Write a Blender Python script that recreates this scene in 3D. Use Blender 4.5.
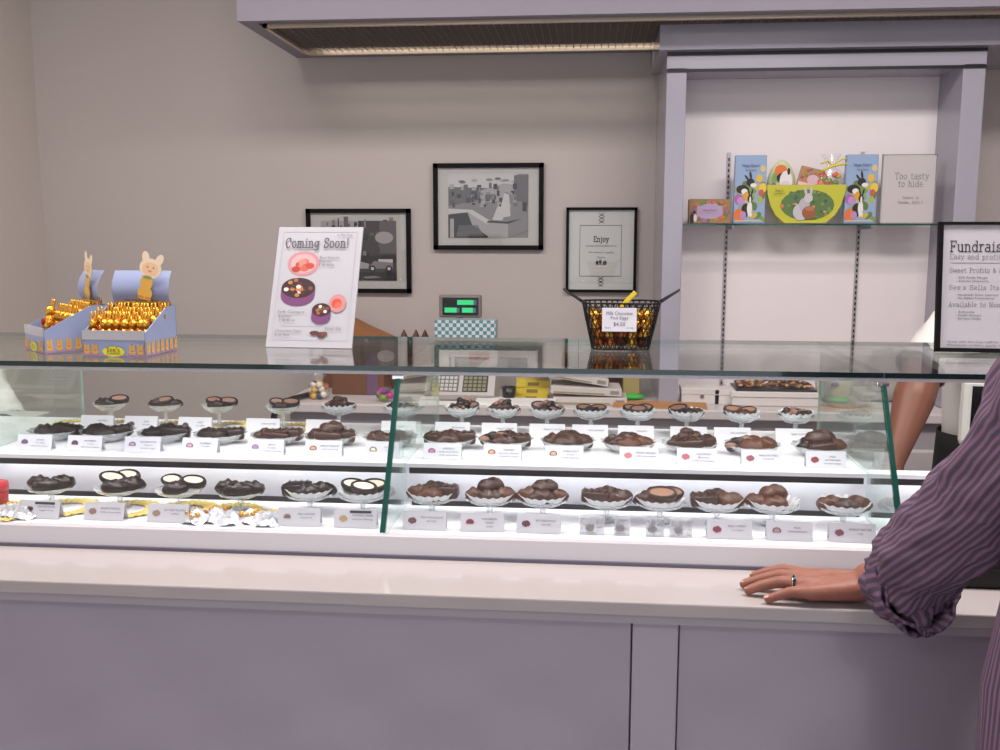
import bpy, bmesh, math, random
from mathutils import Vector, Matrix, noise
random.seed(7)
S = bpy.context.scene
for o in list(bpy.data.objects): bpy.data.objects.remove(o)
COL = S.collection
PI = math.pi

# ---------------------------------------------------------------- camera
EYE = Vector((0, 0, 1.5)); F = 962.8
_p, _y, _r = math.radians(8.07), math.radians(5.33), math.radians(0.085)
FW = Vector((-math.sin(_y)*math.cos(_p), math.cos(_y)*math.cos(_p), -math.sin(_p)))
_rt = Vector((math.cos(_y), math.sin(_y), 0)); _up = _rt.cross(FW)
RT = math.cos(_r)*_rt + math.sin(_r)*_up; UP = -math.sin(_r)*_rt + math.cos(_r)*_up
cam_d = bpy.data.cameras.new('camera'); cam = bpy.data.objects.new('camera', cam_d); COL.objects.link(cam)
cam_d.sensor_width = 36; cam_d.lens = F/1000*36; cam_d.clip_start = .05
M = Matrix(((RT.x, UP.x, -FW.x, EYE.x), (RT.y, UP.y, -FW.y, EYE.y), (RT.z, UP.z, -FW.z, EYE.z), (0, 0, 0, 1)))
cam.matrix_world = M; S.camera = cam

def at(x, y, Y):
    """world point at depth Y seen at photo pixel x, y"""
    d = FW + RT*((x-500)/F) - UP*((y-375)/F)
    return EYE + d*(Y/d.y)

# ---------------------------------------------------------------- exposure, world, lights
S.view_settings.view_transform = 'Standard'; S.view_settings.look = 'None'
S.view_settings.gamma = 1; S.view_settings.use_curve_mapping = False
S.view_settings.exposure = -0.08
W = bpy.data.worlds.new('world'); S.world = W; W.use_nodes = True
W.node_tree.nodes['Background'].inputs[0].default_value = (.8, .85, 1, 1)
W.node_tree.nodes['Background'].inputs[1].default_value = .3

def area(name, loc, size, power, color=(1, 1, 1), rot=(0, 0, 0), spread=180):
    l = bpy.data.lights.new(name, 'AREA'); l.shape = 'RECTANGLE'; l.size, l.size_y = size
    l.energy = power; l.color = color; l.spread = math.radians(spread)
    o = bpy.data.objects.new(name, l); COL.objects.link(o); o.location = loc; o.rotation_euler = rot
    return o
WARM = (1, .93, .90); COOL = (.86, .9, 1); LED = (.93, .96, 1)
area('ceiling_lamp_light', (-1.2, -1.5, 2.93), (1.2, .6), 18, WARM)
area('ceiling_lamp_light', (1.2, -1.5, 2.93), (1.2, .6), 18, WARM)
area('ceiling_lamp_light', (-1.0, 1.7, 2.93), (1.2, .5), 47, WARM)
area('ceiling_lamp_light', (1.0, 1.7, 2.93), (1.2, .5), 47, WARM)
area('window_daylight', (0, -2.9, 1.5), (4.2, 2.2), 37, COOL, (PI/2, 0, 0))
area('soffit_lamp_light', (.3, 3.695, 2.25), (2.7, .015), 3.2, (1, .93, .82), (math.radians(38), 0, 0))
for x0, x1 in ((-2.12, -1.255), (-1.235, -.368), (-.348, .518), (.538, 1.4)):
    area('case_strip_light', ((x0+x1)/2, 1.80, 1.243), (x1-x0-.03, .02), .74, LED, (math.radians(14), 0, 0))
    area('shelf_strip_light', ((x0+x1)/2, 1.843, 1.0515), (x1-x0-.03, .008), .28, LED, (math.radians(20), 0, 0))
area('niche_lamp_light', (.76, 3.50, 2.068), (.85, .06), 3.0, (1, .92, .86), (0, 0, 0))

# ---------------------------------------------------------------- materials
def lin(c):
    if isinstance(c, str):
        c = [int(c[i:i+2], 16)/255 for i in (1, 3, 5)]
        return tuple(x/12.92 if x <= .04045 else ((x+.055)/1.055)**2.4 for x in c)
    return c
_mats = {}
def mat(name, color='#808080', rough=.5, metal=0, bump=0, bscale=50, var=0, vscale=8, emit=0, coat=0, sss=0, spec=.5):
    if name in _mats: return _mats[name]
    m = bpy.data.materials.new(name); m.use_nodes = True; nt = m.node_tree; b = nt.nodes['Principled BSDF']
    c = lin(color)
    b.inputs['Base Color'].default_value = (*c, 1); b.inputs['Roughness'].default_value = rough
    b.inputs['Metallic'].default_value = metal; b.inputs['Coat Weight'].default_value = coat
    b.inputs['Specular IOR Level'].default_value = spec
    if sss: b.inputs['Subsurface Weight'].default_value = sss; b.inputs['Subsurface Radius'].default_value = (.01, .004, .002)
    if emit: b.inputs['Emission Color'].default_value = (*c, 1); b.inputs['Emission Strength'].default_value = emit
    if bump or var:
        tc = nt.nodes.new('ShaderNodeTexCoord')
        if bump:
            n = nt.nodes.new('ShaderNodeTexNoise'); n.inputs['Scale'].default_value = bscale; n.inputs['Detail'].default_value = 4
            nt.links.new(tc.outputs['Object'], n.inputs['Vector'])
            bp = nt.nodes.new('ShaderNodeBump'); bp.inputs['Strength'].default_value = bump; bp.inputs['Distance'].default_value = .003
            nt.links.new(n.outputs['Fac'], bp.inputs['Height']); nt.links.new(bp.outputs['Normal'], b.inputs['Normal'])
        if var:
            n = nt.nodes.new('ShaderNodeTexNoise'); n.inputs['Scale'].default_value = vscale; n.inputs['Detail'].default_value = 5
            nt.links.new(tc.outputs['Object'], n.inputs['Vector'])
            mx = nt.nodes.new('ShaderNodeMix'); mx.data_type = 'RGBA'
            mx.inputs['A'].default_value = (*[x*(1-var) for x in c], 1); mx.inputs['B'].default_value = (*[min(1, x*(1+var)) for x in c], 1)
            nt.links.new(n.outputs['Fac'], mx.inputs['Factor']); nt.links.new(mx.outputs['Result'], b.inputs['Base Color'])
    _mats[name] = m; return m
def glass(name, tint, refl=1.0, rough=0.0, milk=0, milkc=(1, 1, 1), ior=1.45):
    if name in _mats: return _mats[name]
    m = bpy.data.materials.new(name); m.use_nodes = True; nt = m.node_tree; nt.nodes.clear()
    out = nt.nodes.new('ShaderNodeOutputMaterial'); tr = nt.nodes.new('ShaderNodeBsdfTransparent'); tr.inputs[0].default_value = (*tint, 1)
    gl = nt.nodes.new('ShaderNodeBsdfGlossy'); gl.inputs['Roughness'].default_value = rough
    gl.inputs['Color'].default_value = (refl, refl, refl, 1)
    fr = nt.nodes.new('ShaderNodeFresnel'); ge = nt.nodes.new('ShaderNodeNewGeometry'); mi_ = nt.nodes.new('ShaderNodeMix')
    mi_.inputs['A'].default_value = ior; mi_.inputs['B'].default_value = 1/ior      # same reflectance on both faces of the pane
    nt.links.new(ge.outputs['Backfacing'], mi_.inputs['Factor']); nt.links.new(mi_.outputs['Result'], fr.inputs['IOR'])
    mx = nt.nodes.new('ShaderNodeMixShader')
    nt.links.new(fr.outputs[0], mx.inputs[0]); nt.links.new(gl.outputs[0], mx.inputs[2])
    if milk:
        df = nt.nodes.new('ShaderNodeBsdfDiffuse'); df.inputs[0].default_value = (*milkc, 1)
        m2 = nt.nodes.new('ShaderNodeMixShader'); m2.inputs[0].default_value = milk
        nt.links.new(tr.outputs[0], m2.inputs[1]); nt.links.new(df.outputs[0], m2.inputs[2]); nt.links.new(m2.outputs[0], mx.inputs[1])
    else: nt.links.new(tr.outputs[0], mx.inputs[1])
    nt.links.new(mx.outputs[0], out.inputs[0]); _mats[name] = m; return m
def flat(hexc): return mat('print_'+hexc[1:], hexc, .45)

WALL = mat('wall_paint', '#bfb6b2', .8, bump=.08, bscale=140)
WALL_L = mat('wall_paint_side', '#d0c8c0', .8, bump=.08, bscale=140)
WHITE = mat('white_laminate', '#e9e4e6', .25)
LEDGE = mat('white_solid_surface', '#b1a9a8', .08, var=.02, vscale=3)
DECK = mat('white_deck', '#eceaf0', .4)
CURB = mat('curb_white', '#b9b5ba', .4)
DARKBAND = mat('dark_slot', '#1c1619', .5)
METAL = mat('brushed_aluminium', '#a9a9b5', .35, 1)
BLACK = mat('black_satin', '#0d0b0d', .35)
FRAMEBLK = mat('black_frame_wood', '#0d0a0c', .55, spec=.15)
GLASS = glass('clear_case_glass', (.985, .995, .99))
GLASS_T = glass('clear_top_glass', (.93, .96, .945), 1, 0, ior=1.5)
GLASS_D = glass('divider_glass', (.90, .95, .93), 1, 0, .05, (.8, .95, .9), 1.5)
EDGE = mat('green_glass_edge', '#07483f', .12, coat=.6)
EDGE_T = mat('dark_green_glass_edge', '#0a2b28', .12, coat=.6)
DISH = glass('pressed_glass', (.96, .98, .98), 1, .08, .28, (.9, .93, .95), 1.6)
PAPERCUP = mat('pleated_paper', '#f2f1f2', .7)
CARD = mat('card_white', '#d6d4dc', .6)
PAPER = mat('paper_white', '#efecea', .6)
KRAFT = mat('kraft_board', '#b57f4c', .7, var=.08, vscale=20)
BROWNBOX = mat('brown_cardboard', '#6d4228', .75, var=.12, vscale=12)
GOLD = mat('gold_foil', '#dfa640', .22, .9, bump=.7, bscale=160)
GOLDR = mat('red_foil', '#a8281c', .3, .7, bump=.5, bscale=160)
COPPER = mat('copper_foil', '#c06a24', .28, .85, bump=.7, bscale=200)
MILK = mat('milk_chocolate', '#5a3524', .3, bump=.25, bscale=220, var=.15, vscale=40)
DARK = mat('dark_chocolate', '#241311', .26, bump=.2, bscale=220, var=.2, vscale=40)
BROWN = mat('brown_chocolate', '#432820', .28, bump=.25, bscale=220, var=.15, vscale=40)
CREAM = mat('cream_filling', '#efe3cf', .6)
PINKF = mat('light_cocoa_filling', '#8c675a', .5)
TAN = mat('tan_filling', '#9a6c52', .5)
SKIN_A = mat('skin_tanned', '#8f5a49', .5, bump=.25, bscale=90, var=.09, vscale=30, sss=.06)
SKIN_B = mat('skin_brown', '#7d5040', .5, bump=.1, bscale=60, var=.05, sss=.06)
GOLDLACE = mat('gold_lace_paper', '#e6cd72', .35, .25, bump=.6, bscale=260, var=.2, vscale=120)
SILVER = mat('silver_cellophane', '#dadbe4', .25, .5, bump=1, bscale=120)
UNIF = mat('white_uniform_cloth', '#dcd8d4', .85, bump=.3, bscale=30)
PLASTIC = mat('offwhite_plastic', '#cfcbc6', .45)

# ---------------------------------------------------------------- object helpers
def tag(o, label=None, cat=None, group=None, kind=None):
    if label: o['label'] = label
    if cat: o['category'] = cat
    if group: o['group'] = group
    if kind: o['kind'] = kind
    return o
def thing(name, label, cat, loc=(0, 0, 0), rot=(0, 0, 0), group=None):
    o = bpy.data.objects.new(name, None); COL.objects.link(o); o.location = loc; o.rotation_euler = rot
    o.empty_display_size = .02
    return tag(o, label, cat, group)
def link(name, me, parent=None, loc=None, rot=None):
    o = bpy.data.objects.new(name, me); COL.objects.link(o)
    if parent: o.parent = parent
    if loc is not None: o.location = loc
    if rot is not None: o.rotation_euler = rot
    return o
class MB:
    def __init__(s): s.bm = bmesh.new(); s.ms = []
    def mi(s, m):
        if m not in s.ms: s.ms.append(m)
        return s.ms.index(m)
    def face(s, pts, m=None, smooth=False):
        f = s.bm.faces.new([s.bm.verts.new(p) for p in pts]); f.smooth = smooth
        if m: f.material_index = s.mi(m)
        return s
    def box(s, a, b, m=None, bev=0, rot=None, piv=None):
        x0, y0, z0 = a; x1, y1, z1 = b
        r = bmesh.ops.create_cube(s.bm, size=1); vs = r['verts']
        c = Vector(((x0+x1)/2, (y0+y1)/2, (z0+z1)/2)); d = (abs(x1-x0), abs(y1-y0), abs(z1-z0))
        for v in vs: v.co = Vector((v.co.x*d[0], v.co.y*d[1], v.co.z*d[2])) + c
        es = list({e for v in vs for e in v.link_edges}); fs = list({f for v in vs for f in v.link_faces})
        if bev:
            r = bmesh.ops.bevel(s.bm, geom=es, offset=bev, segments=2, affect='EDGES', profile=.5)
            fs = list({f for v in r['verts'] for f in v.link_faces}); vs = list({v for f in fs for v in f.verts})
        if m:
            i = s.mi(m)
            for f in fs: f.material_index = i
        if rot is not None:
            p = Vector(piv) if piv else c
            R = rot.to_matrix() if hasattr(rot, 'to_matrix') else rot
            for v in vs: v.co = R @ (v.co-p) + p
        return s
    def loft(s, rings, m=None, cap=True, closed=True, smooth=True):
        V = [[s.bm.verts.new(p) for p in r] for r in rings]; i = s.mi(m) if m else 0; n = len(V[0])
        for a, b in zip(V, V[1:]):
            for k in range(n if closed else n-1):
                try: f = s.bm.faces.new((a[k], a[(k+1) % n], b[(k+1) % n], b[k])); f.smooth = smooth; f.material_index = i
                except ValueError: pass
        if cap:
            for r in (V[0], V[-1]):
                try: f = s.bm.faces.new(r); f.material_index = i; f.smooth = False
                except ValueError: pass
        return s
    def lathe(s, prof, m=None, seg=20, c=(0, 0, 0), mod=None, cap=False, sx=1, sy=1):
        rings = []
        for j, (r, z) in enumerate(prof):
            rg = []
            for k in range(seg):
                a = 2*PI*k/seg; rr = r*(mod(a, j) if mod else 1)
                rg.append((c[0]+rr*math.cos(a)*sx, c[1]+rr*math.sin(a)*sy, c[2]+z))
            rings.append(rg)
        return s.loft(rings, m, cap=cap)
    def tube(s, pts, r, m=None, seg=8, cap=True, flatz=1):
        pts = [Vector(p) for p in pts]; rings = []; n = len(pts)
        rs = r if isinstance(r, (list, tuple)) else [r]*n
        up = Vector((0, 0, 1))
        for i, p in enumerate(pts):
            t = (pts[min(i+1, n-1)]-pts[max(i-1, 0)]).normalized()
            ref = up if abs(t.dot(up)) < .95 else Vector((0, 1, 0))
            a = t.cross(ref).normalized(); b = a.cross(t)
            rings.append([p + a*rs[i]*math.cos(2*PI*k/seg) + b*rs[i]*flatz*math.sin(2*PI*k/seg) for k in range(seg)])
        return s.loft(rings, m, cap=cap)
    def ell(s, c, r, m=None, seg=16, rings=10, fn=None, rot=None):
        res = bmesh.ops.create_uvsphere(s.bm, u_segments=seg, v_segments=rings, radius=1); i = s.mi(m) if m else 0
        c = Vector(c)
        for v in res['verts']:
            p = v.co.copy()
            if fn: p = fn(p)
            p = Vector((p.x*r[0], p.y*r[1], p.z*r[2]))
            if rot: p = rot.to_matrix() @ p
            v.co = p + c
        for f in {f for v in res['verts'] for f in v.link_faces}: f.smooth = True; f.material_index = i
        return s
    def build(s, name, m=None, parent=None, loc=None, rot=None, recalc=True):
        if recalc: bmesh.ops.recalc_face_normals(s.bm, faces=s.bm.faces)
        me = bpy.data.meshes.new(name); s.bm.to_mesh(me); s.bm.free()
        for x in (s.ms or [m]): me.materials.append(x)
        return link(name, me, parent, loc, rot)
def struct(name, mb, m, parent=None):
    o = mb.build(name, m, parent)
    if not parent: o['kind'] = 'structure'
    return o
def copy_tree(o, parent=None):
    c = o.copy(); COL.objects.link(c)
    if parent: c.parent = parent
    for ch in list(o.children): copy_tree(ch, c)
    return c
# ---- lettering
_tc = {}
def text(s_, size, m, parent, loc, rot=(PI/2, 0, 0), align='CENTER', name='lettering', w=None, off=0, label=None):
    key = (s_, size, align, w, off)
    if key not in _tc:
        cu = bpy.data.curves.new('t', 'FONT'); cu.body = s_; cu.size = size; cu.align_x = align; cu.align_y = 'CENTER'
        cu.resolution_u = 2; cu.offset = off; cu.space_character = 1.05
        o = bpy.data.objects.new('t', cu); COL.objects.link(o)
        bpy.context.view_layer.update()
        dg = bpy.context.evaluated_depsgraph_get()
        me = bpy.data.meshes.new_from_object(o.evaluated_get(dg)); bpy.data.objects.remove(o)
        xs = [v.co.x for v in me.vertices]
        if w and xs:
            k = w/(max(xs)-min(xs))
            for v in me.vertices: v.co.x *= k
        me.materials.clear(); me.materials.append(m); me.name = name; _tc[key] = me
    o = link(name, _tc[key], parent, loc, rot)
    if label: o['label'] = label
    return o
# slab-serif stroke letters for the typewriter headings
def _arc(cx, cy, rx, ry, a0, a1, n=10): return [(cx+rx*math.cos(math.radians(a0+(a1-a0)*i/n)), cy+ry*math.sin(math.radians(a0+(a1-a0)*i/n))) for i in range(n+1)]
def G(w, *st): return (w, st)
GL = {
 'C': G(.7, _arc(.36, .5, .3, .5, 40, 320, 14), [(.6, .62), (.6, .95)]),
 'S': G(.6, _arc(.3, .74, .22, .26, 20, 260, 9)+_arc(.3, .26, .24, .26, 90, -160, 9), [(.52, .7), (.52, .97)], [(.07, .03), (.07, .32)]),
 'F': G(.62, [(.14, 0), (.14, 1)], [(.02, 1), (.58, 1), (.58, .82)], [(.14, .52), (.42, .52)], [(.42, .42), (.42, .62)], [(.02, 0), (.28, 0)]),
 'E': G(.62, [(.14, 0), (.14, 1)], [(.02, 1), (.56, 1), (.56, .82)], [(.14, .52), (.4, .52)], [(.02, 0), (.58, 0), (.58, .18)]),
 'I': G(.34, [(.17, 0), (.17, 1)], [(.03, 1), (.31, 1)], [(.03, 0), (.31, 0)]), 'M': G(.86, [(.14, 0), (.14, 1), (.43, .3), (.72, 1), (.72, 0)], [(.02, 0), (.26, 0)], [(.6, 0), (.84, 0)]),
 'T': G(.66, [(.33, 0), (.33, 1)], [(.04, .8), (.04, 1), (.62, 1), (.62, .8)], [(.2, 0), (.46, 0)]),
 'B': G(.64, [(.14, 0), (.14, 1)], [(.02, 1), (.34, 1)]+_arc(.34, .76, .2, .24, 90, -90, 8)+[(.14, .52)], [(.34, .52)]+_arc(.36, .26, .22, .26, 90, -90, 8)+[(.02, 0)]),
 'P': G(.62, [(.14, 0), (.14, 1)], [(.02, 1), (.34, 1)]+_arc(.34, .74, .22, .26, 90, -90, 8)+[(.14, .48)], [(.02, 0), (.28, 0)]),
 'A': G(.72, [(.12, 0), (.36, 1), (.6, 0)], [(.2, .35), (.52, .35)], [(.0, 0), (.24, 0)], [(.48, 0), (.72, 0)]),
 'N': G(.74, [(.14, 0), (.14, 1), (.58, 0), (.58, 1)], [(0, 1), (.16, 1)], [(.02, 0), (.26, 0)], [(.46, 1), (.72, 1)]),
 'D': G(.7, [(.14, 0), (.14, 1)], [(.02, 1), (.3, 1)]+_arc(.3, .5, .32, .5, 90, -90, 12)+[(.02, 0)]),
 'a': G(.58, _arc(.26, .5, .2, .2, 150, 0, 7)+[(.46, .5), (.46, .04), (.56, 0)], _arc(.25, .2, .21, .2, 20, 340, 12)),
 'b': G(.6, [(.0, 1), (.12, 1), (.12, 0)], _arc(.32, .33, .22, .33, 0, 360, 14)),
 'c': G(.52, _arc(.3, .34, .22, .34, 40, 320, 12)),
 'd': G(.62, _arc(.28, .33, .22, .33, 0, 360, 14), [(.38, 1), (.5, 1), (.5, 0), (.6, 0)]),
 'e': G(.56, [(.08, .36), (.5, .36)]+_arc(.29, .35, .21, .34, 0, 310, 12)),
 'f': G(.42, [(.18, 0), (.18, .8)]+_arc(.32, .82, .14, .18, 180, 40, 5), [(.04, .66), (.36, .66)], [(.04, 0), (.34, 0)]),
 'g': G(.6, _arc(.28, .36, .2, .3, 0, 360, 12), [(.48, .66), (.48, -.1)]+_arc(.28, -.12, .2, .17, 0, -150, 7), [(.48, .66), (.6, .66)]),
 'h': G(.66, [(0, 1), (.14, 1), (.14, 0)], _arc(.32, .44, .18, .24, 180, 0, 7)+[(.5, 0)], [(.02, 0), (.26, 0)], [(.38, 0), (.62, 0)]),
 'i': G(.36, [(.06, .66), (.18, .66), (.18, 0)], [(.02, 0), (.34, 0)], [(.17, .86), (.19, .92)]),
 'j': G(.34, [(.06, .66), (.22, .66), (.22, -.1)]+_arc(.08, -.12, .14, .16, 0, -120, 5), [(.21, .86), (.23, .92)]),
 'l': G(.34, [(.04, 1), (.17, 1), (.17, 0)], [(.02, 0), (.32, 0)]),
 'm': G(.86, [(.0, .66), (.12, .66), (.12, 0)], _arc(.27, .46, .15, .22, 180, 0, 6)+[(.42, 0)], _arc(.57, .46, .15, .22, 180, 0, 6)+[(.72, 0)], [(.02, 0), (.22, 0)], [(.34, 0), (.5, 0)], [(.64, 0), (.82, 0)]),
 'n': G(.64, [(.0, .66), (.13, .66), (.13, 0)], _arc(.31, .44, .18, .24, 180, 0, 7)+[(.49, 0)], [(.02, 0), (.24, 0)], [(.38, 0), (.6, 0)]),
 'o': G(.58, _arc(.29, .34, .22, .34, 0, 360, 16)),
 'p': G(.62, [(0, .66), (.13, .66), (.13, -.28)], _arc(.33, .34, .21, .33, 0, 360, 14), [(.02, -.28), (.26, -.28)]),
 'r': G(.5, [(.02, .66), (.15, .66), (.15, 0)], _arc(.34, .42, .18, .26, 170, 50, 5), [(.02, 0), (.3, 0)]),
 's': G(.5, _arc(.25, .51, .17, .16, 20, 260, 7)+_arc(.25, .17, .18, .17, 90, -160, 7), [(.42, .5), (.42, .66)], [(.07, .02), (.07, .2)]),
 't': G(.46, [(.18, .95), (.18, .14)]+_arc(.32, .14, .14, .14, 180, 320, 5), [(.04, .66), (.4, .66)]),
 'u': G(.64, [(.02, .66), (.13, .66), (.13, .22)]+_arc(.31, .22, .18, .22, 180, 360, 7)+[(.49, .66)], [(.38, .66), (.5, .66), (.5, 0), (.6, 0)]),
 'v': G(.6, [(.08, .66), (.3, 0), (.52, .66)], [(0, .66), (.2, .66)], [(.4, .66), (.6, .66)]),
 'w': G(.8, [(.08, .66), (.24, 0), (.4, .6), (.56, 0), (.72, .66)], [(0, .66), (.18, .66)], [(.62, .66), (.8, .66)]),
 'y': G(.6, [(.08, .66), (.3, .04)], [(.52, .66), (.2, -.26), (.06, -.26)], [(0, .66), (.2, .66)], [(.4, .66), (.6, .66)]),
 '!': G(.3, [(.14, 1), (.14, .3)], [(.14, .02), (.14, .08)]), '&': G(.7, [(.62, 0), (.14, .7)]+_arc(.28, .82, .14, .16, 200, -30, 7)+[(.1, .3)]+_arc(.27, .22, .2, .22, 170, 330, 7)+[(.6, .42)]),
 ',': G(.25, [(.12, .06), (.06, -.14)]), '.': G(.25, [(.1, 0), (.1, .06)]), "'": G(.22, [(.1, 1), (.1, .76)]), '-': G(.4, [(.05, .36), (.35, .36)]), ' ': G(.42), '5': G(.56, [(.46, 1), (.12, 1), (.1, .56)]+_arc(.27, .32, .21, .31, 110, -150, 10)),
}
def slab(s_, w, h, m, parent, loc, name='lettering', t=.06, rot=(PI/2, 0, 0), align='L'):
    """typewriter line: total width w, capital height h, lower-left at loc"""
    tot = sum(GL[c][0]+.08 for c in s_)-.08; kx = w/tot; mb = MB(); x = 0; th = t*h*.62
    for c in s_:
        for st in GL[c][1]:
            pts = [Vector(((x+a)*kx, b*h, 0)) for a, b in st]
            for p, q in zip(pts, pts[1:]):
                d = (q-p)
                if d.length < 1e-6: continue
                d.normalize(); n = Vector((-d.y, d.x, 0))*th; d = d*th*.8
                mb.face([p-d-n, q+d-n, q+d+n, p-d+n])
        x += GL[c][0]+.08
    if align == 'C': loc = (loc[0]-w/2, loc[1], loc[2])
    return mb.build(name, m, parent, loc, rot, recalc=False)
# flat printed artwork: shapes in 0..1 box, each layer a hair in front of the last (normal towards -Y)
def art(name, shapes, w, h, parent, loc=(0, 0, 0), rot=None, x0=None):
    mb = MB(); d = 0
    for sh in shapes:
        k, c = sh[0], sh[1]; d -= .00004
        if k == 'r': x, y, a, b = sh[2:6]; P = [(x, y), (a, y), (a, b), (x, b)]
        elif k == 'e':
            x, y, a, b = sh[2:6]; rr = math.radians(sh[6]) if len(sh) > 6 else 0
            P = []
            for i in range(20):
                t = 2*PI*i/20; u, v = a*w*math.cos(t), b*h*math.sin(t)
                P.append((x+(u*math.cos(rr)-v*math.sin(rr))/w, y+(u*math.sin(rr)+v*math.cos(rr))/h))
        else: P = sh[2]
        mb.face([((u-.5)*w, d, v*h) for u, v in P], flat(c))
    return mb.build(name, None, parent, loc, rot, recalc=False)
def ord_(i): return ['first', 'second', 'third', 'fourth', 'fifth', 'sixth', 'seventh', 'eighth', 'ninth', 'tenth', 'eleventh', 'twelfth', 'thirteenth', 'fourteenth'][i]
# ================================================================ the room
FLOOR = bpy.data.materials.new('checker_tile_floor'); FLOOR.use_nodes = True
_n = FLOOR.node_tree; _b = _n.nodes['Principled BSDF']; _c = _n.nodes.new('ShaderNodeTexChecker'); _t = _n.nodes.new('ShaderNodeTexCoord')
_c.inputs['Scale'].default_value = 3.3; _c.inputs['Color1'].default_value = (.75, .72, .76, 1); _c.inputs['Color2'].default_value = (.12, .10, .13, 1)
_n.links.new(_t.outputs['Object'], _c.inputs['Vector']); _n.links.new(_c.outputs['Color'], _b.inputs['Base Color']); _b.inputs['Roughness'].default_value = .3
struct('floor', MB().box((-2.4, -3.1, -.1), (2.8, 4.1, 0)), FLOOR)
struct('ceiling', MB().box((-2.4, -3.1, 3), (2.8, 4.1, 3.1)), mat('ceiling_paint', '#dcd8d6', .9))
struct('wall_left', MB().box((-2.38, -3.1, 0), (-2.28, 4.1, 3)), WALL_L)
struct('wall_right', MB().box((2.6, -3.1, 0), (2.7, 4.1, 3)), WALL)
struct('wall_back', MB().box((-2.28, 3.88, 0), (2.6, 4.0, 3)), WALL)
mb = MB().box((-2.28, -3.1, 0), (2.6, -3, .35)).box((-2.28, -3.1, 2.7), (2.6, -3, 3)).box((-2.28, -3.1, .35), (-2.15, -3, 2.7)).box((2.15, -3.1, .35), (2.6, -3, 2.7))
struct('wall_front', mb, WALL_L)
mb = MB()
for x in (-2.15, -.75, .7, 2.1): mb.box((x, -3.06, .35), (x+.06, -3.0, 2.7))
wf = struct('window_1', mb, METAL)
# soffit: hollow box with an open bottom closed by the grate
SOF = mat('soffit_paint', '#8f8995', .7)
mb = MB().box((-1.175, 3.22, 2.21), (2.6, 3.26, 3)).box((-1.175, 3.26, 2.21), (-1.12, 3.88, 3)).box((-1.12, 3.78, 2.21), (2.6, 3.88, 2.3)).box((-1.12, 3.26, 2.46), (2.6, 3.78, 2.5))
sf = struct('trim_1', mb, SOF); sf['label'] = 'lowered soffit box over the back wall'
# grate
GR = mat('brass_grate', '#80736a', .4, .3)
g = thing('ceiling_grate', 'long brass egg-crate grate in the underside of the lowered soffit', 'grate', (0, 3.27, 2.21))
mb = MB()
mb.box((-1.105, 0, -.012), (2.5, .014, .01)).box((-1.105, .49, -.012), (2.5, .506, .01)).box((-1.105, 0, -.012), (-1.09, .506, .01))
mb.build('grate_frame', mat('pale_metal_frame', '#c8b8a6', .3, .7), g)
mb = MB(); x = -1.09
while x < 2.5:
    mb.box((x, .014, -.002), (x+.002, .49, .004)); x += .026
for k in range(1, 19): mb.box((-1.09, .014+k*.025, -.002), (2.5, .014+k*.025+.002, .003))
mb.build('lattice', GR, g)
# things seen up through the grate
for x0, x1 in ((.05, .1), (.32, .42)):
    MB().box((x0, .02, .1), (x1, .48, .13)).build('yellow_baffle', mat('yellow_baffle', '#c3a536', .5), g)
MB().box((-1.1, -.005, .02), (2.5, .0, .25)).box((-1.1, .0, .24), (2.5, .5, .25)).build('housing', mat('dark_brown_housing', '#2a1f1e', .7), g)
# ---------------------------------------------------------------- wall niche unit
NW = mat('niche_white', '#efe7e8', .35)
CW = mat('column_gloss_white', '#a4a1ae', .15)
NY = 3.42; BK_Y = 3.64
XL, XI, XJ, XR = at(664.8, 150, NY).x, at(684.8, 150, NY).x, at(958, 150, NY).x, at(980.5, 150, NY).x
n = thing('display_niche', 'white wall display unit with gloss columns and stepped header', 'display unit', (0, NY, 0))
ZB = .9195
for x0, x1 in ((XL, XI), (XJ, XR)): MB().box((x0, 0, ZB), (x1, .455, 2.075), bev=.003).build('side_column', CW, n)
MB().box((XI, .22, ZB), (XJ, .235, 2.075)).build('back_panel', NW, n)
MB().box((XI, .005, 2.072), (XJ, .235, 2.08)).build('top_panel', NW, n)
MB().box((XL, 0, 2.068), (XR, .455, 2.126)).build('fascia', CW, n)
MB().box((XL, -.005, 2.059), (XR, .004, 2.069)).build('shadow_strip', BLACK, n)
MB().box((XL, -.005, 2.113), (XR, .004, 2.124)).build('shadow_strip', BLACK, n)
MB().box((at(660, 25, 3.385).x, -.035, 2.126), (2.5, .455, 2.2085), bev=.002).build('header_box', CW, n)
for px in (726, 858):
    sx = at(px, 250, 3.63).x
    mb = MB().box((sx-.006, .212, ZB), (sx+.006, .2199, 1.81), mat('slotted_rail', '#b9b2b4', .4, .4))
    z = .94
    while z < 1.79: mb.box((sx-.0025, .2105, z), (sx+.0025, .2122, z+.011), BLACK); z += .020
    mb.build('slotted_rail', None, n)
SH = 1.5525; QS = .93
sh = thing('glass_shelf', 'thin clear glass shelf across the wall display unit', 'shelf', ((XI+XJ)/2, 3.54, SH))
hw = (XJ-XI)/2-.003
MB().box((-hw, -.09, -.006), (hw, .085, 0)).build('shelf_pane', GLASS, sh)
MB().box((-hw, -.0925, -.006), (hw, -.0902, 0)).build('front_edge', EDGE, sh)
for px in (726, 858): sx = at(px, 250, 3.63).x-sh.location.x; MB().box((sx-.003, -.07, -.018), (sx+.003, .085, -.0065)).build('shelf_bracket', METAL, sh)

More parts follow.
